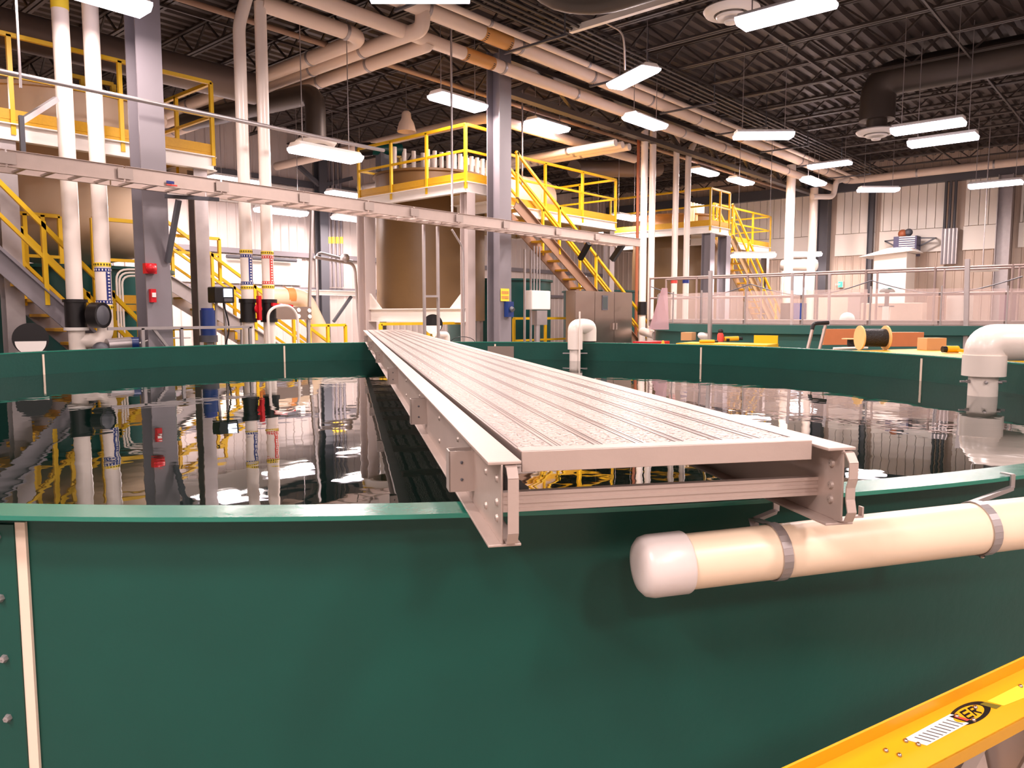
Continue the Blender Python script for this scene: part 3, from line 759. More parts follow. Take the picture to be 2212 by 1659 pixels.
far_riser(1755, 17, 405, 600, 10.6, 'wide white riser near the right wall, right of two')
q = P(1755, 425, y=10.4)
pipe('white_pipe', [q, P(1800, 425, y=10.0), P(1806, 392, y=9.9), P(1830, 385, y=9.8)], .1, PVC, 'white pipe looping up from the right riser to the rack', .2)
# label on the ceiling corner risers
# ================================================================== CONDUIT beam across upper left platform
pipe('steel_conduit', [(-4, 10.3, 4.42), (P(560, 280, y=10.3).x, 10.3, 4.42), (P(700, 300, y=10.3).x+1.2, 10.3, 4.42)], .03, GALV, 'thin steel conduit crossing in front of the upper left railing', 0, 10, 'conduit')
strut('tray_hanger', P(46, 262, y=10.35), P(122, 214, y=10.6), .03, GALV, 'angled steel hanger arm in front of the upper left railing', 'hanger')
strut('tray_hanger', V(P(46, 262, y=10.3).x, 10.3, 3.5), V(P(46, 262, y=10.3).x, 10.3, P(46, 250, y=10.3).z), .025, GREYD, 'upright steel hanger at the far left above the tray', 'hanger')
for (u, va, vb, lab) in ((45, 0, 190, 'thin pale drop rod at far left'), (855/1.0 if False else 976, 500, 640, '')):
    if lab: strut('drop_rod', P(u, vb, y=10.2), V(P(u, vb, y=10.2).x, 10.2, 7.0), .012, GALV, lab, 'rod')
strut('drop_rod', V(P(977, 470, y=10.1).x, 10.1, 3.5), V(P(977, 470, y=10.1).x, 10.1, 7.0), .014, GALV, 'thin rod from the ceiling to the tray left of the middle column', 'rod')
strut('drop_rod', P(1128, 400, y=11.2), V(P(1128, 400, y=11.2).x, 11.2, 7.0), .014, GALV, 'thin rod dropping just right of the middle column', 'rod')
pipe('bent_conduit', [P(976, 496, y=10.8), P(1000, 535, y=10.8), V(P(1001, 545, y=10.8).x, 10.8, 0)], .02, GALV, 'thin conduit bending down beside the white platform post', .1, 8, 'conduit')

# ================================================================== LIGHTS
def make_light(w=.44, L=1.24):
    t = thing('hanging_light', (0, 0, 0), 'x', 'light')
    b = MB(); h = .11
    b.prism([V(-w/2*.6, -L/2, h), V(w/2*.6, -L/2, h), V(w/2, -L/2, .02), V(w/2, -L/2, 0), V(-w/2, -L/2, 0), V(-w/2, -L/2, .02)], (0, L, 0))
    b.build('housing', WHITE, t)
    b = MB(); b.prism([V(-w/2-.005, -L/2-.005, .035), V(w/2+.005, -L/2-.005, .035), V(w/2+.005, -L/2-.005, 0), V(w/2-.06, -L/2-.005, -.06), V(-w/2+.06, -L/2-.005, -.06), V(-w/2-.005, -L/2-.005, 0)], (0, L+.01, 0))
    b.build('lens', LENS, t)
    for s in (-1, 1):
        b = MB(); b.bar((0, s*L*.38, 0), (0, s*L*.38, 1), .012, .012); o = b.build('hanger_rod', GALV, t); o.location.z = h
    return t
proto = make_light()
LD = bpy.data.lights.new('lamp_light', 'AREA'); LD.shape = 'RECTANGLE'; LD.size = .36; LD.size_y = 1.18; LD.energy = LAMP_W; LD.color = LAMP_COL
lights = [(197, -12, 9.0, 'A', 'lit lamp cut by the top edge, above the two far left risers'),
 (905, -14, 9.5, 'X', 'lit lamp cut by the top edge, above the cream pipes'),
 (990, 221, 15, 'A', 'lit lamp left of the middle column just under the joists'),
 (1183, 272, 18.5, 'A', 'lit lamp right of the middle column above the yellow rail'),
 (1394, 264, 17, 'A', 'lit lamp directly above the paired bright white risers'),
 (1367, 168, 15, 'C', 'tilted-looking lit lamp in front of the pipe rack'),
 (1696, 28, 10.3, 'B', 'lit lamp at the top right beside a round diffuser'),
 (1649, 293, 17, 'D', 'lit lamp right of the rack hung on two thin cords'),
 (2004, 274, 14.8, 'B', 'upper of two close lit lamps at right'),
 (2036, 303, 15.8, 'B', 'lower of two close lit lamps at right'),
 (1522, 372, 25, 'A', 'lit lamp above the far yellow stair, left of two'),
 (1600, 392, 26, 'A', 'lit lamp above the far yellow stair, right of two'),
 (1792, 356, 24, 'B', 'slanting lit lamp where the rack nears the right wall'),
 (1757, 393, 25, 'A', 'lit lamp over the wide white riser near the right wall'),
 (1897, 410, 25.5, 'D', 'lit lamp in front of the narrow dark wall column'),
 (2150, 398, 21, 'B', 'lit lamp at the right edge before the bright panel'),
 (705, 333, 13.0, 'A', 'long lit lamp hung under the round diffuser at left centre'),
 (442, 386, 20, 'A', 'lit lamp showing left of the middle white risers, behind the tray'),
 (505, 390, 19, 'A', 'lit lamp just behind the blue printed riser top'),
 (608, 457, 18.5, 'A', 'lit lamp under the cable tray right of the risers'),
 (750, 421, 22, 'A', 'lit lamp above the tray left of the brown vessel'),
 (759, 473, 24, 'A', 'small lit lamp under the tray left of the brown vessel'),
 (1353, 470, 25, 'A', 'lit lamp under the end of the middle yellow platform'),
 (1627, 552, 23, 'D', 'low lit lamp beside the far yellow stair'),
 (1736, 550, 29, 'D', 'low lit lamp between the two wide white risers'),
 (1308, 499, 27, 'A', 'tiny distant lit lamp above the cable tray end')]
extra = [(-3.6, .6, 4.9), (-.6, -4.4, 4.9), (27, -.5, 5.6), (22, -2, 5.6), (-2.5, 1.5, 5.6), (1.5, -3.5, 5.6), (7.5, 1.0, 5.7), (7.0, -4.5, 5.6), (-4, -4, 5.6), (14, -2, 5.6), (-3, 8, 5.6), (2, 15, 5.2), (1.0, 5.0, 6.2)]  # unseen lamps added to brighten the near side and the right wall
ANG = {'A': math.radians(-90), 'B': 0.0, 'C': math.radians(-24), 'D': math.radians(40), 'X': math.radians(41)}
def put_light(loc, ang, label, first=[True]):
    o = proto if first[0] else copy_tree(proto); first[0] = False
    o.location = loc; o.rotation_euler = (0, 0, ang); o['label'] = label; o['group'] = 'hanging hall lights'
    for ch in o.children:
        if ch.name.startswith('hanger_rod'): ch.scale.z = 7.56-loc[2]-.11
    l = bpy.data.objects.new('lamp_light', LD); C.objects.link(l); l.parent = o; l.location = (0, 0, -.07)
for (u, v, Z, d, lab) in lights:
    put_light(P(u, v, Z=Z), ANG[d], lab)
for k, e in enumerate(extra):
    put_light(e, 0, 'unseen lamp added for brightness outside the view, hung from the joists')
# diffusers
def diffuser(u, v, Z, r, label, duct=None):
    c = P(u, v, Z=Z); t = thing('ceiling_diffuser', (c.x, c.y, c.z-.15), label, 'diffuser')
    MB().lathe([(r*.55, .10), (r*.95, .08), (r, .05), (r*.92, 0), (r*.62, -.02), (r*.60, .05), (r*.55, .1)], c, 32).build('outer_cone', WHITE, t)
    MB().lathe([(r*.25, .08), (r*.55, -.04), (r*.5, -.07), (r*.3, -.06), (r*.2, .0), (r*.25, .08)], c, 32).build('middle_cone', WHITE, t)
    MB().lathe([(.001, -.10), (r*.25, -.11), (r*.22, -.14), (.001, -.15)], c, 24).build('inner_cone', WHITE, t)
    MB().lathe([(r*.5, .1), (r*.5, .3)], c, 24).build('neck', DUCT, t)
    return c
dc1 = diffuser(683, 313, 15.0, .40, 'round white air diffuser at left centre above the long lamp')
dc2 = diffuser(1580, 30, 11.5, .42, 'round white air diffuser at the top beside a bright lamp')
dc3 = diffuser(1893, 289, 17.5, .44, 'round white air diffuser at the end of the curved dark duct')
# ducts
pipe('air_duct', [dc3+V(0, 0, .3), dc3+V(0, 0, 1.2), V(dc3.x+.3, dc3.y-7, dc3.z+1.25)], .38, DUCT, 'curved dark round duct dropping to the right diffuser', .9, 24, 'duct')
pipe('air_duct', [dc1+V(0, 0, .3), dc1+V(0, 0, 1.0), V(dc1.x-.2, dc1.y+5, dc1.z+1.2)], .2, DUCT, 'dark duct elbow dropping to the left centre diffuser', .6, 24, 'duct')
da = P(1215, -12, Z=10.5); pipe('air_duct', [da+V(-.55, .25, 1.2), da+V(-.3, .05, .1), da+V(.15, -.5, 0), da+V(.3, -6, .05)], .36, DUCT, 'broad dark duct bending at the top edge of the view', .5, 28, 'duct')
pipe('air_duct', [(X0+.4, 14.2, 6.15), (8.4, 14.2, 6.15)], .3, mat('lit_duct', (112, 98, 90), .45, .3), 'large grey duct behind the upper left railing', 0, 28, 'duct')  # duct metal in a lighter tone, as if lit
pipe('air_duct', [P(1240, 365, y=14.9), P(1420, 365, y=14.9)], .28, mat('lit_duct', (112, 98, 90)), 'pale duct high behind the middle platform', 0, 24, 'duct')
c = P(878, 268, Z=17)
t = thing('bell_lamp', c-V(0, 0, .2), 'unlit beige bell-shaped lamp hanging above the brown vessel', 'light')
MB().lathe([(.06, .28), (.10, .24), (.11, .12), (.17, .02), (.21, -.14), (.215, -.17), (.205, -.17), (.16, 0)], c, 28).build('shade', INS, t)
MB().tube([c+V(0, 0, .24), V(c.x, c.y, 7.56)], .012, 8).build('cord', GREYD, t)

# ================================================================== FILTER UNITS WITH YELLOW PLATFORMS
def guard(name, a, c, zf, label, group=None, n=4, h=1.07, toe=True, ends=(1, 1), m=YEL, parent=None):
    """guard rail from a to c standing on floor height zf"""
    a = V(a[0], a[1], zf); c = V(c[0], c[1], zf)
    t = parent or thing(name, (a+c)/2, label, 'railing', group)
    up = V(0, 0, h); d = (c-a).normalized()
    MB().bar(a+up, c+up, .055, .055).build('top_rail', m, t)
    MB().bar(a+up*.52, c+up*.52, .045, .045).build('mid_rail', m, t)
    if toe:
        MB().bar(a+V(0, 0, .06), c+V(0, 0, .06), .012, .13).build('toe_board', YELD, t)
    for k in range(n):
        if (k == 0 and not ends[0]) or (k == n-1 and not ends[1]): continue
        q = a+(c-a)*(k/(n-1)); MB().bar(q-V(0, 0, .2), q+up, .055, .055).build('post', m, t)
    return t
def platform(x0, x1, y0, y1, z, label, joist=True):
    t = thing('platform', ((x0+x1)/2, (y0+y1)/2, z-.25), label, 'platform')
    b = MB(); b.box(x0, x1, y0, y1, z-.05, z); b.build('grating', YELD, t)
    for (a, c) in (((x0, y0), (x1, y0)), ((x0, y1), (x1, y1)), ((x0, y0), (x0, y1)), ((x1, y0), (x1, y1))):
        MB().ibeam(V(a[0], a[1], z-.17), V(c[0], c[1], z-.17), .12, .22, .015, .012).build('edge_beam', WHITE if joist else GALV, t)
    return t
def stand_post(x, y, z, label, m=GALV, d=.22):
    t = thing('platform_post', (x, y, 0), label, 'post')
    MB().ibeam((x, y, .02), (x, y, z), d, d, .018, .012, up=(0, 1, 0)).build('shaft', m, t)
    MB().box(x-d*.7, x+d*.7, y-d*.7, y+d*.7, 0, .02).build('base_plate', m, t)
def stair(xt, zt, xb, zb, ya, yb, label, sm=GALV, tread=YELD):
    t = thing('stair', (xb, (ya+yb)/2, zb), label, 'stair')
    for y in (ya, yb):
        b = MB(); b.bar((xt, y, zt-.12), (xb, y, zb+.1), .03, .26); b.bar((xt, y-.03 if y == ya else y+.03, zt), (xb, y-.03 if y == ya else y+.03, zb+.22), .08, .015); b.build('stringer', sm, t)
    n = max(3, int((zt-zb)/.2)); L = V(xb-xt, 0, zb-zt)
    for k in range(1, n):
        q = V(xt, 0, zt)+L*(k/n); MB().box(q.x-.13, q.x+.13, ya+.02, yb-.02, q.z-.04, q.z).build('tread', tread, t)
    for y in (ya, yb):
        a = V(xt, y, zt); c = V(xb, y, zb)
        for hh, nm, wd in ((.98, 'handrail', .055), (.55, 'mid_rail', .045)):
            MB().bar(a+V(0, 0, hh), c+V(0, 0, hh), wd, wd).build(nm, YEL, t)
        m = 4
        for k in range(m+1):
            q = a+(c-a)*(k/m)*.98+V(.05, 0, 0); MB().bar(q-V(0, 0, .12), q+V(0, 0, .98), .055, .055).build('post', YEL, t)
    return t
def vessel(x, y, r, z0, z1, m, label, dome=0, legs=0, bowl=0):
    t = thing('filter_vessel', (x, y, 0), label, 'tank')
    c = (x, y, 0); b = MB(); prof = []
    if bowl: prof += [(.3, z0-bowl), (r*.7, z0-bowl*.75), (r*.93, z0-bowl*.35), (r, z0)]
    else: prof += [(.001, z0), (r, z0)]
    prof += [(r, z1)]
    if dome: prof += [(r*.92, z1+dome*.45), (r*.6, z1+dome*.85), (.001, z1+dome)]
    else: prof += [(r-.04, z1), (r-.04, z1-.4), (.001, z1-.4)]
    b.lathe(prof, c, 48); b.build('shell', m, t)
    MB().lathe([(r, z1-.05), (r+.06, z1-.05), (r+.06, z1), (r, z1)], c, 48, close=True).build('rim', m, t)
    if not bowl and z0 > .5:
        for k in range(4):
            an = math.radians(45+90*k); MB().bar((x+r*.9*math.cos(an), y+r*.9*math.sin(an), 0), (x+r*.9*math.cos(an), y+r*.9*math.sin(an), z0+.3), .12, .12).build('leg', GALV, t)
    return t
def hor_tank(a, c, r, m, label, cat='tank', saddle=True):
    a = Vector(a); c = Vector(c); t = thing('horizontal_tank', V((a.x+c.x)/2, (a.y+c.y)/2, min(a.z, c.z)-r), label, cat); d = (c-a).normalized()
    MB().tube([a-d*r*.28, a-d*r*.22, a-d*.1*r, a, c, c+d*.1*r, c+d*r*.22, c+d*r*.28], r, 36, rs=[r*.4, r*.7, r*.92, r, r, r*.92, r*.7, r*.4]).build('shell', m, t)
    for k in (.2, .8):
        q = a+(c-a)*k; MB().tube([q-d*.03, q+d*.03], r+.015, 36).build('band', m, t)
    return t
POSTW = mat('post_paint', (186, 172, 168), .45)
Y0P = 11.65; E1, E2, E3 = 6.13, 17.56, 27.9
# ---- unit 1 (left)
z1 = 4.2
platform(-4, E1, Y0P, 15.2, z1, 'upper left yellow platform above the near stair')
guard('guard_rail', (-3.5, Y0P), (E1, Y0P), z1, 'long yellow guard rail along the front of the upper left platform', n=8)
guard('guard_rail', (E1, Y0P), (E1, 15.2), z1, 'yellow guard rail closing the right end of the upper left platform', n=4, ends=(0, 1))
t = thing('safety_gate', (5.1, 13, z1), 'yellow swing gate behind the left column on the upper platform', 'gate')
for q in (4.55, 4.75, 5.2): MB().bar((q, 13, z1), (q, 13, z1+1.1), .07, .07).build('bar', YEL, t)
MB().bar((4.55, 13, z1+1.1), (5.2, 13, z1+1.1), .06, .06).build('top_bar', YEL, t)
for x, lab in ((P(14, 420, y=Y0P+.1).x, 'pale steel post of the upper left platform at the picture edge'),):
    stand_post(x, Y0P+.1, z1-.28, lab)
stand_post(E1-.2, Y0P+.15, z1-.28, 'brown shaded post under the right end of the upper left platform', GALV)
vessel(P(150, 300, y=14.2).x-.2, 14.0, 1.55, 3.2, 5.0, TANL, 'pale beige round vessel standing through the upper left platform', bowl=.75)
vessel(P(160, 560, y=13.8).x, 13.9, 1.5, .0, 2.4, TEAL, 'dark green tank under the pale beige vessel at left')
# lower landing frame and lower stair of unit 1
ya = 11.35
ls = P(145, 640, y=ya)
za, zb_ = P(0, 555, y=ya), P(145, 690, y=ya); sl = (zb_.z-za.z)/(zb_.x-za.x)
stair(za.x-1.2, za.z-sl*1.2, zb_.x+zb_.z/abs(sl)*.98, .05, ya, ya+.9, 'near yellow railed stair descending at the left edge', GREY)
for k, (a, c, zf, lab, n) in enumerate((((P(205, 600, y=12.2).x, 12.2), (P(298, 600, y=12.2).x, 12.2), P(250, 655, y=12.2).z, 'yellow railed landing frame between the second riser and the left column', 2),
                      ((P(20, 600, y=12.6).x, 12.6), (P(135, 600, y=12.6).x, 12.6), P(80, 650, y=12.6).z, 'yellow rail in front of the green tank at far left', 4))):
    t = guard('guard_rail', a, c, zf, lab, n=n, h=1.25)
    if k == 0:
        for q in (a, c): MB().bar((q[0], q[1], 0), (q[0], q[1], zf), .07, .07).build('leg', YEL, t)
        MB().box(a[0], c[0], a[1], a[1]+.9, zf-.12, zf-.02).build('landing', YELD, t)
yb = 14.0
p0, p1 = P(365, 565, y=yb), P(520, 675, y=yb)
sl = (p1.z-p0.z)/(p1.x-p0.x)
stair(p0.x-.1, p0.z-.2, p1.x+(p1.z-.3)/abs(sl), .05, yb, yb+.8, 'second yellow stair right of the left column going down')
t = guard('guard_rail', (P(372, 550, y=yb+.1).x, yb+.1), (P(474, 550, y=yb+.1).x, yb+.1), P(420, 585, y=yb+.1).z, 'boxy yellow railing above the second stair', n=3, h=P(420, 512, y=yb+.1).z-P(420, 585, y=yb+.1).z, toe=False)
for k, (u0, u1, v, yy, lab) in enumerate(((668, 746, 703, 13.2, 'low yellow rail left of the walk plank end'), (822, 1016, 700, 11.5, 'low yellow rail in front of the brown vessel'), (1110, 1240, 688, 11.6, 'low yellow rail behind the white electrical box'), (1488, 1530, 690, 14, 'short low yellow rail behind the far white risers'), (372, 545, 710, 12.0, 'low yellow rail at floor level behind the blue motor'))):
    a = P(u0, v, y=yy); c = P(u1, v, y=yy); guard('guard_rail', (a.x, yy), (c.x, yy), a.z-1.07, lab, n=3, toe=False)
# ---- unit 2 (middle)
CX2, CY2 = 11.25, 11.1
zh = 4.42
platform(CX2, CX2+1.25, CY2, 14.6, zh, 'high yellow gangway running back left of the middle column')
guard('guard_rail', (CX2, CY2), (CX2, 14.6), zh, 'yellow guard rail above the brown vessel, left of the middle column', n=4)
guard('guard_rail', (CX2+.03, CY2), (CX2+.85, CY2), zh, 'short yellow rail end beside the middle column', n=2, ends=(0, 1))
guard('guard_rail', (CX2+.03, 14.57), (CX2+1.25, 14.57), zh, 'yellow rail closing the far end of the high gangway', n=2, ends=(0, 1))
platform(12.6, E2, Y0P, 15.2, 4.2, 'middle yellow platform right of the column')
guard('guard_rail', (13.0, Y0P), (E2, Y0P), 4.2, 'long yellow guard rail right of the middle column', n=4)
guard('guard_rail', (E2, Y0P), (E2, 15.2), 4.2, 'yellow rail closing the right end of the middle platform', n=4, ends=(0, 1))
stand_post(CX2+.1, CY2+.05, zh-.28, 'pale steel post at the right of the brown vessel', POSTW)
stand_post(CX2+.1, 14.5, zh-.28, 'pale steel post at the left of the brown vessel', POSTW, .3)
stand_post(E2-.15, Y0P+.1, 3.9, 'steel post under the right end of the middle platform')
t = thing('stand_beam', (CX2+.1, 12.7, 1.5), 'pale steel beam low in front of the brown vessel', 'beam')
MB().ibeam((CX2+.1, CY2+.12, 1.64), (CX2+.1, 14.36, 1.64), .16, .3, .02, .014).build('beam', WHITE, t)
for yy, sg in ((CY2+.16, 1), (14.35, -1)):
    MB().prism([V(CX2+.06, yy, 1.79), V(CX2+.06, yy+sg*.4, 1.79), V(CX2+.06, yy, 2.15)], (.05, 0, 0)).build('gusset', WHITE, t)
vessel(12.95, 14.0, 1.33, 1.5, 4.98, TAN, 'tall brown fibreglass vessel left of the middle column')
vessel(15.9, 14.4, 1.45, 0, 2.6, TEAL, 'dark teal tank low behind the middle column')
hor_tank((13.9, 13.7, 4.85), (16.9, 13.7, 4.85), .55, TANL, 'pale horizontal tank behind the rail right of the middle column')
random.seed(3)
k = 0
for row, (yy, zz, hh, nn, xa, xb) in enumerate(((13.15, 5.05, .42, 9, 12.75, 14.3), (13.7, 5.15, .42, 9, 12.6, 14.4), (14.2, 5.3, .3, 5, 12.0, 13.2))):
    for j in range(nn):
        x = xa+(xb-xa)*j/(nn-1)
        t = MB().tube([(x, yy, zz-.45), (x, yy, zz+hh)], .055, 14)
        one(t, 'white_tube', PVC, 'white upright tube in the bright cluster on the brown vessel', 'tube', 'white upright tubes standing on the brown vessel')
t = thing('green_pump', (12.25, 14.6, 5.0), 'dark green pump with a black motor atop the brown vessel, left side', 'pump')
pp = P(800, 322, y=14.6); MB().tube([pp, pp+V(.7, -.3, .05)], .14, 16).build('housing', TEAL, t); MB().tube([pp-V(.3, -.1, .05), pp], .16, 16).build('motor', BLACK, t)
MB().bar(pp+V(.3, -.1, -.5), pp+V(.3, -.1, 0), .3, .2).build('bracket', GREYD, t)
stair(12.75, 4.2, 18.9, .05, 11.05, 11.55, 'long brown stair with yellow rails descending right of the middle column', mat('stair_brown', (150, 116, 92), .5))
# stair up to the high gangway
# ---- unit 3 (far right)
CX3 = 21.7
platform(CX3, CX3+1.3, 10.95, 14.6, zh, 'far high yellow gangway before the right wall')
guard('guard_rail', (CX3, 10.95), (CX3, 14.6), zh, 'far yellow guard rail on the left of the high far gangway', n=4)
guard('guard_rail', (CX3, 10.95), (CX3+1.3, 10.95), zh, 'far yellow rail end above the two grey posts', n=3, ends=(0, 1))
platform(CX3+1.3, E3, Y0P, 15.2, 4.2, 'farthest yellow platform before the right wall')
guard('guard_rail', (CX3+1.6, Y0P), (E3, Y0P), 4.2, 'farthest long yellow guard rail', n=4)
guard('guard_rail', (E3, Y0P), (E3, 15.2), 4.2, 'yellow rail closing the end of the farthest platform', n=3, ends=(0, 1))
stand_post(CX3+.1, 11.05, zh-.28, 'grey post under the far gangway, left of two', GREY, .3)
stand_post(CX3+1.2, 11.05, zh-.28, 'grey post under the far gangway, right of two', GREY, .3)
stand_post(E3-.15, Y0P+.1, 3.9, 'grey post under the end of the farthest platform', GREY)
vessel(24.0, 13.4, 1.5, 1.5, 4.98, TAN, 'far brown vessel behind the slender white risers')
vessel(20.2, 13.9, 1.2, 0, 2.4, TEAL, 'far dark green tank under the brown far vessel')
stair(CX3+1.5, 4.2, 28.2, .05, 10.95, 11.5, 'far yellow railed stair descending toward the right wall', mat('stair_tan', (168, 136, 96), .5))
for j in range(6):
    x = 22.5+j*.22; one(MB().tube([(x, 12.2, 4.6), (x, 12.2, 5.3)], .06, 12), 'white_tube', PVC, 'small white upright tube on the far brown vessel', 'tube', 'white upright tubes standing on the far vessel')

# ================================================================== BACK WALL SERVICES
yw = Y1-.3
for k, u in enumerate((702, 711, 719, 728, 737)):
    x = P(u, 500, y=yw).x; pipe('wall_conduit', [(x, yw, P(u, 620, y=yw).z), (x, yw, 7.3)], .045, GREY, 'grey conduit on the far wall beside the braced column, %s from left' % ('first', 'second', 'third', 'fourth', 'last')[k], 0, 8, 'conduit')
    MB().tube([(x, yw, P(u, 526, y=yw).z), (x, yw, P(u, 512, y=yw).z)], .055, 8).build('yellow_band', LABY, bpy.data.objects[[o.name for o in C.objects if o.name.startswith('wall_conduit')][-1]])
a, c = P(652, 631, y=20), P(775, 631, y=20)
t = thing('wall_shelf', (c.x, 20, a.z-.1), 'white steel shelf beam across the far wall corner', 'beam')
MB().ibeam((a.x, 20, a.z), (c.x, 20, a.z), .2, .16, .02, .015).build('beam', WHITE, t)
MB().bar((a.x+.4, 20, a.z-.1), (a.x+.4, 20, 0), .1, .1).build('post', GREYD, t); MB().bar((c.x-.3, 20, a.z-.1), (c.x-1.0, 20, a.z-.9), .08, .08).build('brace', GREYD, t)
# fat white pipe with amber bands
a, c = P(548, 640, y=14.5), P(655, 642, y=14.5)
t = thing('return_pipe', (c.x, 14.5, 0), 'fat white pipe with amber bands bending down behind the risers', 'pipe')
MB().tube([a, c, V(c.x+.45, 14.5, 1.2), V(c.x+.45, 14.5, 0)], .20, 28, .25, 6).build('run', PVCC, t)
for u in (556, 622): q = P(u, 640, y=14.5); MB().tube([q-V(.09, 0, 0), q+V(.09, 0, 0)], .206, 28).build('amber_band', ORANGE, t)
a = P(572, 662, y=12.4); c = P(672, 690, y=12.4)
t = thing('control_panel', ((a.x+c.x)/2, 12.4, 0), 'stainless gauge panel on legs behind the red printed riser', 'panel')
MB().box(a.x, c.x, 12.38, 12.46, c.z, a.z).build('plate', STEEL, t)
for u, v in ((645, 670), (668, 671), (645, 683), (669, 684)): q = P(u, v, y=12.37); MB().lathe([(.001, .02), (.035, .015), (.04, 0)], q, 16, axis=(0, -1, 0)).build('gauge', WHITE, t)
for x in (a.x+.05, c.x-.05): MB().bar((x, 12.42, 0), (x, 12.42, c.z), .05, .05).build('leg', GALV, t)
q = P(600, 550, y=yw); pipe('wall_pipe', [(P(490, 567, y=yw).x, yw, q.z-.15), (P(640, 567, y=yw).x, yw, q.z-.15)], .06, GREYD, 'dark pipe with a motor along the far wall rail')
q = P(745, 560, y=16); t = thing('wall_valve', (q.x, 16, 0), 'pale valve assembly on a bent pipe left of the brown vessel', 'valve')
MB().tube([(q.x-.9, 16, q.z), (q.x+.3, 16, q.z-.1), (q.x+.5, 16, 0)], .04, 10, .2).build('pipe', GALV, t); MB().sphere((q.x, 16, q.z+.03), .12).build('body', GALV, t)
q = P(705, 600, y=18)
pipe('wall_pipe', [(q.x-.3, 18, 0), (q.x-.3, 18, q.z+.7), (q.x+.9, 18, q.z+.5)], .04, GALV, 'thin pipe bending right before the far wall conduits', .2, 8)

# ================================================================== THINGS ALONG THE FAR SIDE OF THE TANK
# digital meter on a stand
q = P(486, 637, y=10.75)
t = thing('digital_meter', (q.x, 10.75, 0), 'black meter box with a lit screen on a thin stand', 'meter')
MB().box(q.x-.16, q.x+.155, 10.75, 10.98, q.z-.12, q.z+.12).build('case', BLACK, t, bevel=.02)
MB().box(q.x-.02, q.x+.11, 10.735, 10.752, q.z-.03, q.z+.09).build('screen', SCREEN, t)
MB().box(q.x-.02, q.x+.11, 10.738, 10.752, q.z-.10, q.z-.05).build('keypad', GREYD, t)
for dx in (-.2, .1): MB().bar((q.x+dx, 10.9, 0), (q.x+dx*.4+.02, 10.9, q.z-.1), .03, .03).build('leg', GALV, t)
pipe('hanging_cable', [q+V(.02, .1, -.1), q+V(.12, .1, -.5), q+V(0, .1, -.85), q+V(-.05, .1, -1.2)], .012, BLACK, 'black cable hanging under the meter box', .15, 8, 'cable')
q = P(449, 695, y=10.8)
t = thing('blue_motor', (q.x, 10.8, 0), 'upright dark blue motor left of the meter stand', 'motor')
MB().tube([q-V(0, 0, .20), q+V(0, 0, .17)], .105, 20).build('body', BLUE, t); MB().tube([q+V(0, 0, .17), q+V(0, 0, .2)], .09, 20).build('cap', NAVY, t)
MB().tube([q-V(0, 0, .3), q-V(0, 0, .2)], .13, 20).build('flange', GREYD, t)
MB().bar(V(q.x, q.y, 0), q-V(0, 0, .3), .1, .1).build('pedestal', GALV, t)
q = P(268, 742, y=10.75)
t = thing('pump', (q.x, 10.75, 0), 'grey pump with a blue end cap at the foot of the left column', 'pump')
MB().tube([q-V(.22, 0, .02), q+V(.08, 0, 0)], .09, 20).build('housing', GALV, t); MB().tube([q+V(.08, 0, 0), q+V(.18, -.05, 0)], .085, 20).build('end_cap', BLUE, t)
MB().sphere(q-V(.3, 0, .08), .11).build('volute', GREYD, t); MB().bar(V(q.x-.1, q.y, 0), q-V(.1, 0, .08), .2, .2).build('plinth', GREYD, t)
MB().tube([q+V(.18, -.05, 0), q+V(.4, -.05, .06), q+V(.9, -.05, .06)], .012, 8).build('cord', WHITE, t)
for k, (u, v, y, rr, lab) in enumerate(((66, 732, 10.9, .2, 'dark round disc with a pale lower half at far left'), (935, 700, 10.85, .19, 'dark round disc with a pale lower half left of the plank top'))):
    q = P(u, v, y=y); t = thing('round_float', (q.x, y, 0), lab, 'gauge')
    ax = V(-q.x, -q.y, 0).normalized(); sd = ax.cross(V(0, 0, 1))
    MB().tube([q-ax*.06, q+ax*.02], rr, 32).build('disc', BLACK, t)
    MB().prism([q+ax*.022+(sd*math.cos(an)+V(0, 0, 1)*math.sin(an))*rr*.85-V(0, 0, .03) for an in [math.pi+math.pi*i/16 for i in range(17)]], ax*.006).build('pale_half', WHITE, t)
    MB().bar(V(q.x, q.y, 0)-ax*.1, q-ax*.1, .06, .06).build('post', YEL if k else GREYD, t)
# slotted strut frame
zt = P(400, 708, y=10.56).z
t = thing('equipment_rack', (P(350, 700, y=10.56).x, 10.56, 0), 'slotted galvanised strut frame behind the left tank rim', 'frame')
xa, xb = P(232, 708, y=10.56).x, P(545, 708, y=10.56).x
MB().bar((xa, 10.56, zt), (xb, 10.56, zt), .04, .04).build('top_channel', GALV, t)
for u in (308, 392, 540): x = P(u, 720, y=10.56).x; MB().bar((x, 10.56, 0), (x, 10.56, zt), .04, .04).build('post', GALV, t)
MB().bar((P(330, 710, y=10.58).x, 10.58, zt), (P(372, 760, y=10.58).x, 10.58, zt-.35), .035, .035).build('brace', GALV, t)
for k in range(3):
    a = P(253+k*6, 640, y=12.05); pipe('bent_conduit', [V(a.x, 12.05, .2), V(a.x, 12.05, P(253, 582+k*7, y=12.05).z), V(P(302, 580, y=12.05).x, 12.05, P(253, 580+k*7, y=12.05).z)], .016, WHITE, 'thin white bent conduit inside the yellow landing frame, %s' % ('outer', 'middle', 'inner')[k], .18, 8, 'conduit')
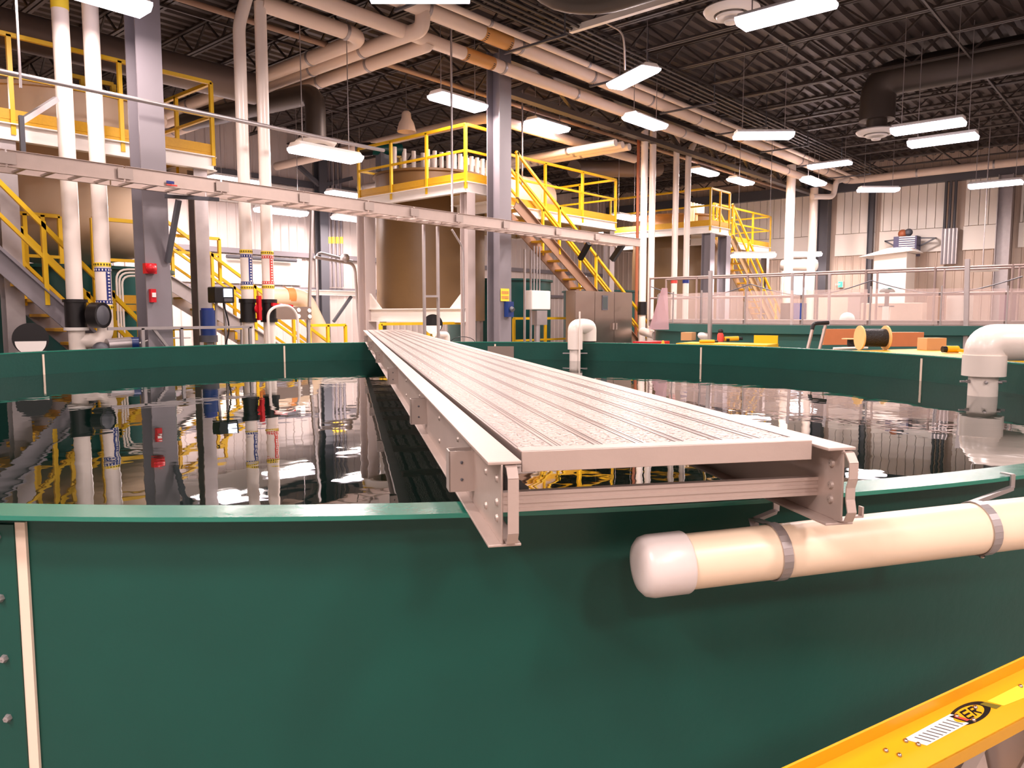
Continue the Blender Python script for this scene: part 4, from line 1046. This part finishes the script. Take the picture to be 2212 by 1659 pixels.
# two slotted uprights in front of the brown vessel
for u, lab in ((916, 'slotted galvanised upright before the brown vessel, left of two'), (946, 'slotted galvanised upright before the brown vessel, right of two')):
    x = P(u, 600, y=10.55).x; strut('strut_upright', V(x, 10.55, 0), V(x, 10.55, 3.3), .022, GALV, lab, 'post')
a, c = P(916, 640, y=10.55), P(946, 640, y=10.55); strut('strut_crossbar', a, c, .02, GALV, 'short crossbar joining the two slotted uprights', 'bar')
pipe('pipe_stub', [P(938, 722, y=10.7), P(966, 722, y=10.7), V(P(966, 722, y=10.7).x, 10.7, .9)], .055, PVC, 'small white elbow pipe beside the plank end', .07)
pipe('cable_loop', [ring_pt(math.radians(42), RI+.05, RIM-.02)+V(.14*math.cos(q), -.14*math.cos(q), .1*math.sin(q)) for q in [i*math.pi/10 for i in range(11)]], .006, BLACK, 'thin cable loop arching over the far tank rim', 0, 6, 'cable')
# white electrical box on struts
a = P(1148, 627, y=11.0); c = P(1188, 669, y=11.0)
t = thing('electrical_box', ((a.x+c.x)/2, 11.0, 0), 'pale electrical box on posts right of the middle column', 'box')
MB().box(a.x, c.x, 10.98, 11.2, c.z, a.z).build('enclosure', WHITE, t, bevel=.02)
for x in (a.x-.12, a.x+.1): MB().bar((x, 11.1, 0), (x, 11.1, P(1148, 540, y=11.1).z), .04, .04).build('post', GALV, t)
for k in range(3): x = a.x+.15+k*.1; MB().tube([(x, 11.05, a.z), (x, 11.05, P(1148, 530, y=11).z)], .017, 8).build('conduit', GALV, t)
MB().box(a.x+.2, c.x-.1, 11.0, 11.15, c.z-.35, c.z-.02).build('lower_box', GALV, t)
MB().tube([(a.x+.3, 11.08, 0), (a.x+.3, 11.08, c.z-.3)], .07, 16).build('lower_pipe', GALV, t)
# stainless cabinet
a = P(1243, 627, y=10.7)
t = thing('steel_cabinet', (a.x+1, 10.9, 0), 'large stainless two-door cabinet beyond the far tank rim', 'cabinet')
xc0, xm, xc2 = P(1243, 660, y=10.7).x, P(1285, 660, y=10.7).x, P(1366, 660, y=10.7).x; xh = (xm+xc2)/2
MB().box(xc0, xc2, 10.72, 10.98, .1, a.z).build('body', STEEL, t)
for k, (xa, xb) in enumerate(((xc0+.01, xm-.01), (xm+.01, P(1327, 660, y=10.7).x-.01), (P(1327, 660, y=10.7).x+.01, xc2-.01))):
    d = MB().box(xa, xb, 10.70, 10.72, .16, a.z-.03).build('door' if k else 'side_panel', STEEL, t)
    if k: x = xb-.06 if k == 1 else xa+.06; MB().bar((x, 10.67, P(1320, 712, y=10.7).z), (x, 10.67, P(1320, 698, y=10.7).z), .03, .03).build('handle', ALU, d)
q = P(1307, 654, y=10.69); w = MB().box(q.x-.12, q.x+.12, 10.685, 10.70, q.z-.18, q.z+.18); w.build('viewing_window', GREYD, t)
MB().box(q.x-.09, q.x+.09, 10.68, 10.686, q.z-.14, q.z+.14).build('window_glass', mat('dark_glass', (70, 80, 80), .1), t)
# gooseneck pipes of the tank
def gooseneck(u, v, Z, r, label, over, tall):
    """stand pipe inside the tank with a bend over the rim"""
    c = P(u, v, Z=Z); x, y = c.x, c.y; out = V(x-TC.x, y-TC.y, 0).normalized()
    t = thing('bent_pipe', (x, y, .03), label, 'pipe')
    return t, x, y, out
aa = math.atan2(*reversed((P(1232, 742, z=RIM)-TC)[:2]))
g = ring_pt(aa, RI-.17, 0); er = V(math.cos(aa), math.sin(aa), 0); sd = _R
t = thing('bent_pipe', (g.x, g.y, .03), 'white gooseneck pipe hooked over the far tank rim', 'pipe')
r1 = .086; zt = P(1245, 700, y=g.y).z
hook = (er*.75+sd*.45).normalized()*.34
MB().tube([g+V(0, 0, .04), g+V(0, 0, RIM-.06)], r1, 24).build('lower_pipe', PVC, t)
MB().tube([g+V(0, 0, RIM-.1), g+V(0, 0, RIM+.12), g+V(0, 0, RIM+.24), g+hook*.5+V(0, 0, RIM+.26), g+hook+V(0, 0, RIM+.24), g+hook+V(0, 0, RIM+.12), g+hook+V(0, 0, RIM+.02)], r1*1.33, 28, .12, 7).build('bend', PVC, t)
MB().tube([g+hook+V(0, 0, RIM+.0), g+hook+V(0, 0, RIM+.05)], r1*1.2, 24).build('black_end', BLACK, t)
for zz in (RIM-.16,): MB().bar(g+V(0, 0, zz)-sd*.19, g+V(0, 0, zz)+sd*.19, .02, .015).build('clamp_bar', GALV, t)
one(MB().tube([g+V(-.05, -.12, RIM-.3), g+V(-.05, -.12, RIM+.48)], .013, 8), 'white_rod', PVC, 'thin pale rod standing against the far gooseneck pipe', 'rod')
aa = math.radians(-45.7); g = P(2122, 855, Z=6.65); g.z = 0
d2 = (g-TC); d2.z = 0; er = d2.normalized(); g = V(TC.x, TC.y, 0)+er*min(d2.length, RI-.2)
t = thing('bent_pipe', (g.x, g.y, .03), 'big white elbow pipe rising from the water at right', 'pipe')
r2 = .1155
MB().tube([g+V(0, 0, .04), g+V(0, 0, RIM-.02)], r2, 36).build('lower_pipe', PVC, t)
MB().tube([g+V(0, 0, RIM-.10), g+V(0, 0, RIM-.09), g+V(0, 0, RIM+.08)], r2*1.47, 36).build('socket', PVC, t)
elb = [g+V(0, 0, RIM+.12)]
oz = V(.659, -.752, 0)
MB().tube([g+V(0, 0, RIM+.0), g+V(0, 0, RIM+.19), g+oz*.34+V(0, 0, RIM+.19)], r2*1.38, 36, .19, 9).build('elbow', PVC, t)
MB().tube([g+oz*.3+V(0, 0, RIM+.19), g+oz*2.6+V(0, 0, RIM+.19)], r2*1.2, 36).build('outlet_run', PVC, t)
for an in (-60, 10, 80):
    an = math.radians(an)+math.atan2(-g.y, -g.x); MB().lathe([(.001, .03), (.014, .028), (.016, 0)], g+V(math.cos(an)*r2, math.sin(an)*r2, RIM-.15), 8, axis=(math.cos(an), math.sin(an), 0)).build('bolt', GALV, t)
MB().bar(g+V(0, 0, RIM-.15)-sd*.2, g+V(0, 0, RIM-.15)+sd*.2, .02, .015).build('clamp_bar', GALV, t)

# ================================================================== SECOND TANK, CATWALK AND SCREENS (right)
T2 = P(1740, 712, z=1.22); rf = .0
def second_tank():
    c = V(18.6, 5.6, 0); r = 4.6
    t = thing('round_tank', c, 'second dark green round tank beyond the first, under the catwalk', 'tank')
    MB().lathe([(r, 0), (r, 1.46), (r+.12, 1.46), (r+.12, 1.30), (r+.02, 1.28), (r+.02, 0)], c, 96, close=True).build('wall', mat('weathered_teal', (44, 92, 86), .4), t)
    MB().lathe([(.001, 0), (r, 0), (r, .03), (.001, .03)], c, 64).build('bottom', TEAL, t)
    w = MB().lathe([(.001, .8), (r-.005, .8)], c, 96).build('tank_water', WATER, kind='stuff'); w['label'] = 'dark water inside the second round tank under the catwalk'; w['category'] = 'water'
    # clear screen fence round its rim
    s = thing('clear_screen', (c.x, c.y, 1.47), 'hazy clear screen fence standing round the rim of the second tank', 'screen')
    n = 14
    for k in range(n):
        a0 = math.radians(115+k*14); a1 = math.radians(115+(k+1)*14-.6)
        p, q = V(c.x+r*math.cos(a0), c.y+r*math.sin(a0), 1.47), V(c.x+r*math.cos(a1), c.y+r*math.sin(a1), 1.47)
        b = MB(); b.bar(p+V(0, 0, .32), q+V(0, 0, .32), .004, .62, (0, 0, 1)); b.build('pane', CLEAR, s)
        MB().bar(p, p+V(0, 0, .68), .025, .025).build('post', GALV, s)
second_tank()
CATW = mat('catwalk_aluminium', (150, 132, 127), .45, .4)
def catwalk():
    xw = 17.0
    a = P(2300, 700, x=xw); c = P(1420, 683, x=xw)
    y0, y1 = -1.5, 10.2; zt = 1.52
    t = thing('catwalk', (xw, (y0+y1)/2, zt-.25), 'aluminium railed catwalk crossing above the second tank', 'walkway')
    for xx in (xw, xw+.8): MB().ibeam((xx, y0, zt-.1), (xx, y1, zt-.1), .08, .22, .012, .01).build('edge_beam', CATW, t)
    MB().box(xw, xw+.8, y0, y1, zt, zt+.02).build('deck', CATW, t)
    for xx in (xw, xw+.8):
        for h in (1.05, .55): MB().tube([(xx, y0, zt+h), (xx, y1, zt+h)], .024, 10).build('top_rail' if h > 1 else 'mid_rail', CATW, t)
        y = y0
        while y <= y1+.01: MB().tube([(xx, y, zt-.15), (xx, y, zt+1.07)], .024, 10).build('post', CATW, t); y += 1.3
    for y in (y0+.2, y1-.2):
        for xx in (xw, xw+.8): MB().bar((xx, y, 0), (xx, y, zt-.2), .08, .08).build('leg', CATW, t)
catwalk()
for k in range(3):
    y0, y1 = 2.2+k*2.6, 4.8+k*2.6
    one(MB().tube([V(16.7, y0+(y1-y0)*i/12, 2.35-.28*math.sin(math.pi*i/12)) for i in range(13)], .012, 6), 'swagged_cable', GREYD, 'dark cable swagging between catwalk posts, %s span' % ('right', 'middle', 'left')[k], 'cable')
# tall clear plastic sheet at the left end of the catwalk
b = MB(); q0, q1, q2, q3 = P(1402, 712, Z=15.5), P(1430, 622, Z=15.5), P(1640, 640, Z=17.5), P(1640, 700, Z=17.5)
b.prism([q0, q1, P(1442, 622, Z=15.6), P(1445, 712, Z=15.6)], V(.01, .01, 0))
one(b, 'plastic_sheet', mat('hazy_sheet', (215, 180, 190), .4, alpha=.45), 'pinkish translucent sheet hanging right of the white riser foot', 'sheet')
for (u, v0, v1, Z, lab, w_) in ((1535, 585, 712, 14.6, 'pale post standing at the near edge of the second tank', 7), (1712, 590, 690, 15.5, 'thin pale post left of the bright window', 5), (2090, 560, 760, 13.0, 'tall pale post left of the big white elbow', 9), (1792, 592, 740, 15.0, 'pale slanting post beside the black topped step', 5)):
    p, q = P(u, v1, Z=Z), P(u, v0, Z=Z); strut('screen_post', V(p.x, p.y, 0), V(q.x, q.y, q.z), w_*Z/FPX/2, GALV, lab, 'post')
q = P(1842, 683, Z=15.2)
t = thing('white_float', (q.x, q.y, 1.54), 'white dome float on a stem above the catwalk edge', 'float')
MB().sphere((q.x+.3, q.y+.2, 1.55), .15, a0=0).build('dome', WHITE, t)

# ================================================================== BENCHES AND TOOLS BEYOND THE RIM
def bench(pa, pb, Zd, dep, label, z=1.14, m=YEL):
    a = P(pa[0], pa[1], z=z); c = P(pb[0], pb[1], z=z)
    d = (c-a).normalized(); n = V(d.y, -d.x, 0)
    if n.dot(a) < 0: n = -n
    t = thing('work_bench', V((a.x+c.x)/2, (a.y+c.y)/2, 0), label, 'bench')
    b = MB(); b.prism([a, c, c+n*dep, a+n*dep], (0, 0, -.03)); b.build('top', YELD, t)
    for p, q in ((a, c), (a+n*dep, c+n*dep), (a, a+n*dep), (c, c+n*dep)): MB().bar(p-V(0, 0, .05), q-V(0, 0, .05), .03, .09).build('edge', m, t)
    for p in (a, c, a+n*dep, c+n*dep): MB().bar(V(p.x, p.y, 0), p-V(0, 0, .06), .07, .07).build('leg', m, t)
    return a, c, d, n
ba, bc, bd, bn = bench((1462, 741), (1655, 745), 13, .8, 'yellow work bench left of centre beyond the rim, heaped with tools')
def on(u, v, z): return P(u, v, z=z)
BT = 1.14
q0 = bc+bn*.8; one(MB().prism([q0-bd*.42, q0, q0+V(0, 0, .14), q0-bd*.42+V(0, 0, .14)], bn*.03), 'yellow_panel', YEL, 'upright yellow panel at the back of the tool bench behind the mug', 'panel')
def boxy(name, u, v, w, d, h, m, label, cat='box', rz=0, z=BT, extra=None):
    c = on(u, v, z); M = Matrix.Translation((c.x, c.y, z)) @ Matrix.Rotation(rz, 4, 'Z')
    b = MB(); b.box(-w/2, w/2, -d/2, d/2, 0, h, M=M); o = one(b, name, m, label, cat, bevel=.004); return M
boxy('cardboard_box', 1487, 735, .30, .22, .16, CARD, 'brown cardboard box at the left end of the tool bench', rz=.2)
boxy('wooden_board', 1600, 732, .55, .05, .17, WOOD, 'orange-brown board leaning on the tool bench behind the yellow tool', 'board', rz=-.8)
c = on(1528, 734, BT); t = one(MB().sphere(c+V(0, 0, .09), .2, sq=.55), 'plastic_bag', WBAG, 'crumpled white plastic bag on the tool bench', 'bag')
c = on(1556, 738, BT); t = thing('tape_dispenser', c, 'red bottle with a dark cap on the tool bench', 'bottle')
MB().lathe([(.001, 0), (.06, 0), (.06, .13), (.04, .17)], c, 20).build('body', LABR, t); MB().lathe([(.045, .17), (.05, .2), (.03, .24), (.001, .24)], c, 16).build('cap', BLACK, t)
c = on(1580, 738, BT); t = thing('power_tool', c, 'yellow and black power tool lying beside the red bottle', 'tool')
MB().tube([c+V(-.1, .1, .05), c+V(.08, -.1, .06)], .045, 14).build('body', LADY, t); MB().tube([c+V(.08, -.1, .06), c+V(.13, -.16, .06)], .03, 12).build('chuck', BLACK, t); MB().bar(c+V(-.06, .06, .05), c+V(-.14, 0, .03), .05, .05).build('grip', BLACK, t)
c = on(1531, 741, BT); t = thing('power_tool', c, 'flat yellow hand tool in front of the white bag', 'tool')
MB().tube([c+V(-.12, .12, .03), c+V(.06, -.08, .03)], .03, 12).build('body', LADY, t); MB().tube([c+V(.06, -.08, .03), c+V(.10, -.13, .03)], .022, 10).build('nose', BLACK, t)
c = on(1628, 736, BT); t = thing('black_mug', c, 'dark mug at the right end of the tool bench', 'mug')
MB().lathe([(.001, 0), (.07, 0), (.085, .15), (.08, .15), (.066, .01), (.001, .01)], c, 24).build('body', mat('dark_mug', (40, 42, 60), .3), t)
MB().tube([c+_R*(.07+.04*math.sin(i*math.pi/6))+V(0, 0, .03+.09*i/6) for i in range(7)], .01, 8).build('handle', mat('dark_mug', (0, 0, 0)), t)
c = on(1388, 745, 1.18); t = thing('red_tray', c, 'flat red tray of parts behind the rim below the pipe stub', 'tray')
cc = on(1385, 738, 1.2); MB().box(cc.x-.02, cc.x+.6, cc.y-.2, cc.y+.15, 1.13, 1.2).build('tray', RED, t); MB().box(cc.x+.05, cc.x+.1, cc.y-.15, cc.y+.1, 0, 1.13).build('stand', GREYD, t)
c = on(1432, 742, 1.2); one(MB().lathe([(.03, 1.05), (.03, 1.2), (.01, 1.25), (.001, 1.25)], (c.x, c.y, 0), 12), 'orange_marker', LADY, 'small orange-yellow cone tipped marker behind the rim', 'marker')
bench((1795, 758), (2110, 776), 11, 2.2, 'yellow work bench at right beyond the rim with cable reels', 1.16)
B2 = 1.16
boxy('wooden_board', 1824, 745, .75, .05, .26, WOOD, 'orange-brown board left of the big cable reel', 'board', rz=-.75, z=B2)
boxy('wooden_board', 1945, 748, .60, .25, .22, WOOD, 'orange-brown wooden box right of the big cable reel', 'box', rz=-.75, z=B2)
boxy('cardboard_box', 2012, 756, .30, .2, .17, CARD, 'cardboard box near the yellow drill on the right bench', rz=-.7, z=B2)
def reel(c, ax, r, L, rc, label, m=PLY):
    t = thing('cable_reel', c-V(0, 0, r), label, 'reel'); ax = Vector(ax).normalized()
    for s in (-1, 1): MB().tube([c+ax*(s*L/2-.01), c+ax*(s*L/2+.01)], r, 32).build('flange', m, t)
    MB().tube([c-ax*L*.47, c+ax*L*.47], rc, 28).build('wound_cable', CABLE, t)
c = on(1884, 756, B2); reel(c+V(0, 0, .17), _R, .17, .36, .125, 'big wooden cable reel wound with black cable')
c = on(1838, 752, B2); t = thing('cable_reel', c, 'small upright reel of black cable left of the big reel', 'reel')
MB().lathe([(.001, 0), (.13, 0), (.13, .012), (.001, .012)], c, 24).build('bottom_flange', PLY, t); MB().lathe([(.001, .13), (.13, .13), (.13, .142), (.001, .142)], c, 24).build('top_flange', PLY, t); MB().lathe([(.055, .01), (.055, .13)], c, 20).build('wound_cable', CABLE, t)
c = on(2052, 763, B2); t = thing('power_drill', c, 'yellow power drill lying at the right bench end', 'tool')
MB().tube([c-_R*.05+V(0, 0, .05), c+_R*.1+V(0, 0, .05)], .045, 14).build('body', LADY, t); MB().tube([c-_R*.1+V(0, 0, .05), c-_R*.05+V(0, 0, .05)], .04, 12).build('chuck', BLACK, t); MB().bar(c+_R*.06+V(0, 0, .05), c+_R*.14-_F*.1+V(0, 0, .02), .04, .04).build('grip', LADY, t)
c = on(1800, 753, B2); one(MB().tube([c, c+_R*.5+V(0, 0, .015)], .018, 10), 'white_rod', WHITE, 'short white tube lying under the orange-brown boards', 'rod')
boxy('cardboard_box', 2118, 738, .3, .25, .42, CARD, 'tall cardboard box just behind the big white elbow', rz=-.6, z=1.1)
q = P(1745, 752, Z=11.3)
t = thing('folding_step', V(q.x, q.y, 0), 'aluminium step stool with a black top handle behind the rim', 'step stool')
for u0, u1 in ((1745, 1757), (1771, 1783)):
    a_, c_ = P(u0, 752, Z=11.3), P(u1, 703, Z=11.3); dd = (c_-a_)/(c_.z-a_.z); g_ = a_-dd*a_.z
    MB().bar(g_+dd*.02, c_, .05, .03).build('leg', ALU, t)
MB().tube([P(1754, 712, Z=11.3), P(1757, 699, Z=11.3), P(1790, 697, Z=11.3)], .03, 12, .06).build('top_handle', BLACK, t)

# ================================================================== RIGHT WALL EQUIPMENT
def wall_pt(u, v, d=.3): return P(u, v, x=X1-d)
q = wall_pt(1958, 524, .9)
t = thing('unit_heater', q-V(0, 0, .6), 'dark louvred unit heater on triangular brackets high on the right wall', 'heater')
a, c = wall_pt(1932, 512, 1.0), wall_pt(1980, 552, 1.0)
MB().box(X1-1.1, X1-.5, c.y, a.y, c.z, a.z).build('case', mat('heater_case', (74, 72, 104), .5), t)
for k in range(9):
    z = c.z+.05+k*(a.z-c.z-.1)/8
    MB().box(X1-1.13, X1-1.1, c.y+.05, c.y+(a.y-c.y)*.75, z, z+.035).build('louvre', WHITE, t)
q1, q2 = wall_pt(1912, 521, .6), wall_pt(1935, 533, .6)
MB().bar(wall_pt(1912, 521, .6), wall_pt(1936, 518, .6), .05, .05).build('bracket', GREYD, t); MB().bar(wall_pt(1912, 521, .6), wall_pt(1936, 533, .6), .05, .05).build('bracket', GREYD, t)
MB().bar(wall_pt(1980, 514, .6), wall_pt(2021, 514, .6), .05, .05).build('bracket', GREYD, t); MB().bar(wall_pt(2021, 514, .6), wall_pt(1982, 534, .6), .05, .05).build('bracket', GREYD, t)
MB().bar(wall_pt(1912, 521, .6), wall_pt(1912, 521, .02), .05, .05).build('bracket', GREYD, t); MB().bar(wall_pt(2021, 514, .6), wall_pt(2021, 514, .02), .05, .05).build('bracket', GREYD, t)
MB().sphere(wall_pt(1950, 505, .9), .16).build('fan_guard', RUST, t); MB().sphere(wall_pt(1963, 502, .9), .14).build('fan_guard', GREYD, t)
for k, u in enumerate((2042, 2052, 2063)):
    y = wall_pt(u, 450, .25).y; pipe('wall_conduit', [(X1-.25, y, wall_pt(u, 505, .25).z), (X1-.25, y, 6.6)], .05, GREYD, 'dark conduit dropping down the right wall, %s of three' % ('left', 'middle', 'right')[k], 0, 8, 'conduit')
a, c = wall_pt(2036, 495, .3), wall_pt(2066, 570, .3)
t = thing('conduit_panel', (X1-.3, (a.y+c.y)/2, c.z), 'grey panel of conduits below the three wall conduits', 'panel')
MB().box(X1-.4, X1-.13, c.y, a.y, c.z, a.z).build('panel', GALV, t)
for k in range(4): MB().box(X1-.43, X1-.4, c.y+.05+k*(a.y-c.y)/4, c.y+.11+k*(a.y-c.y)/4, c.z, a.z).build('conduit', GREY, t)
a = wall_pt(1811, 608, .12); c = wall_pt(1821, 621, .12)
t = thing('exit_sign', (X1-.12, a.y, c.z), 'small glowing green exit sign on the right wall', 'sign')
MB().box(X1-.16, X1-.03, c.y, a.y, c.z, a.z).build('case', WHITE, t); MB().box(X1-.165, X1-.16, c.y+.01, a.y-.01, c.z+.01, a.z-.01).build('face', EXITG, t)
# white hood, canopies and grey booths near the right wall
def booth(u0, v0, u1, v1, x, dep, m, label, name='equipment_cabinet', cat='cabinet'):
    a, c = P(u0, v0, x=x), P(u1, v1, x=x)
    t = MB().box(x, x+dep, min(a.y, c.y), max(a.y, c.y), 0 if name != 'vent_hood' else c.z, a.z)
    return one(t, name, m, label, cat, bevel=.02)
booth(1888, 548, 1955, 640, 29.5, 1.2, WALLF, 'tall white cabinet tower under the dark unit heater')
q = P(1915, 546, x=29.4)
one(MB().prism([V(29.2, q.y+.9, q.z-.12), V(29.2, q.y-.9, q.z+.02), V(29.2, q.y-.7, q.z+.16), V(29.2, q.y-.1, q.z+.14)], (1.5, 0, 0)), 'white_canopy', WHITE, 'slanted white cover on top of the white cabinet tower', 'cover')
t = thing('dish_lamp', P(2128, 590, x=27), 'pale dish shaped lamp at right above the catwalk rail', 'light')
q = P(2122, 586, x=27); MB().lathe([(.001, .15), (.15, .12), (.45, .02), (.42, 0), (.001, -.01)], q, 28).build('shade', WHITE, t); MB().tube([q+V(0, 0, .12), V(q.x, q.y, 7.56)], .015, 8).build('cord', GALV, t)
booth(1768, 638, 1832, 720, 27, 1.0, WALLB, 'beige partition panel left of the small grey booth', 'partition', 'partition')
booth(1832, 632, 1856, 720, 26.8, .8, mat('grey_booth', (150, 138, 134), .5), 'narrow grey booth behind the white float')
booth(1860, 655, 1990, 720, 25.5, .9, WALLB, 'low beige cabinet row beyond the catwalk')
booth(2003, 640, 2036, 680, 24, .4, mat('brown_cover', (170, 140, 122), .6), 'brown covered machine beyond the catwalk rail', 'covered_machine', 'machine')
booth(2045, 635, 2088, 700, 24.5, .8, WALLF, 'white slanted bin beyond the tall pale post', 'storage_bin', 'bin')
booth(2160, 628, 2185, 700, 23, .7, mat('mauve_grey', (150, 124, 130), .6), 'mauve grey cabinet at the right picture edge')
q = P(1916, 640, x=24.4)
t = thing('microscope_stand', (24.4, q.y, 0), 'dark hooded instrument standing on a pale post beyond the catwalk', 'instrument')
MB().sphere((24.4, q.y, q.z+.12), .22, sq=.6, a0=0).build('hood', TEAL, t); MB().bar((24.4, q.y, q.z-.3), (24.4, q.y, q.z+.15), .1, .1).build('neck', GREYD, t)
MB().bar((24.4, q.y-.2, q.z-.3), (24.4, q.y+.22, q.z-.3), .08, .04).build('shelf', GREYD, t); MB().bar((24.4, q.y, 0), (24.4, q.y, q.z-.3), .18, .18).build('post', WALLF, t)
for (u, v, m, lab) in ((1700, 665, BLACK, 'black round drum before the bright window'), (1728, 665, BLUE, 'dark blue drum before the bright window')):
    q = P(u, v, x=24.2); one(MB().tube([V(24.2, q.y, 0), q+V(0, 0, .15)], .2, 20), 'drum', m, lab, 'drum')
hor_tank(P(1690, 573, x=29.5), P(1762, 573, x=29.5), .22, PVC, 'white horizontal duct tube near the corner of the right wall', 'duct')

# pale strip and flexible conduit under the roof near the front
q = P(1290, 47, z=6.94)
one(MB().box(q.x-.05, q.x+.05, Y0, q.y+.6, 6.88, 6.99), 'pale_duct_strip', WALLF, 'pale straight strip under the joists beside the dark duct', 'strip')
pipe('flexible_conduit', [P(1300, 45, Z=14), P(1345, 68, Z=14), P(1349, 100, Z=14.2), P(1350, 150, Z=14.8)], .02, GALV, 'thin curved conduit dropping to the tilted lamp before the pipe rack', .2, 8, 'conduit')

sg = [o for o in C.objects if o.name == 'exit_sign'][0]
M = Matrix(((0, 0, -1, X1-.168), (-1, 0, 0, sg.location.y), (0, 1, 0, sg.location.z+.12), (0, 0, 0, 1)))
text_mesh('lettering', 'EXIT', .1, M, WHITE, sg)
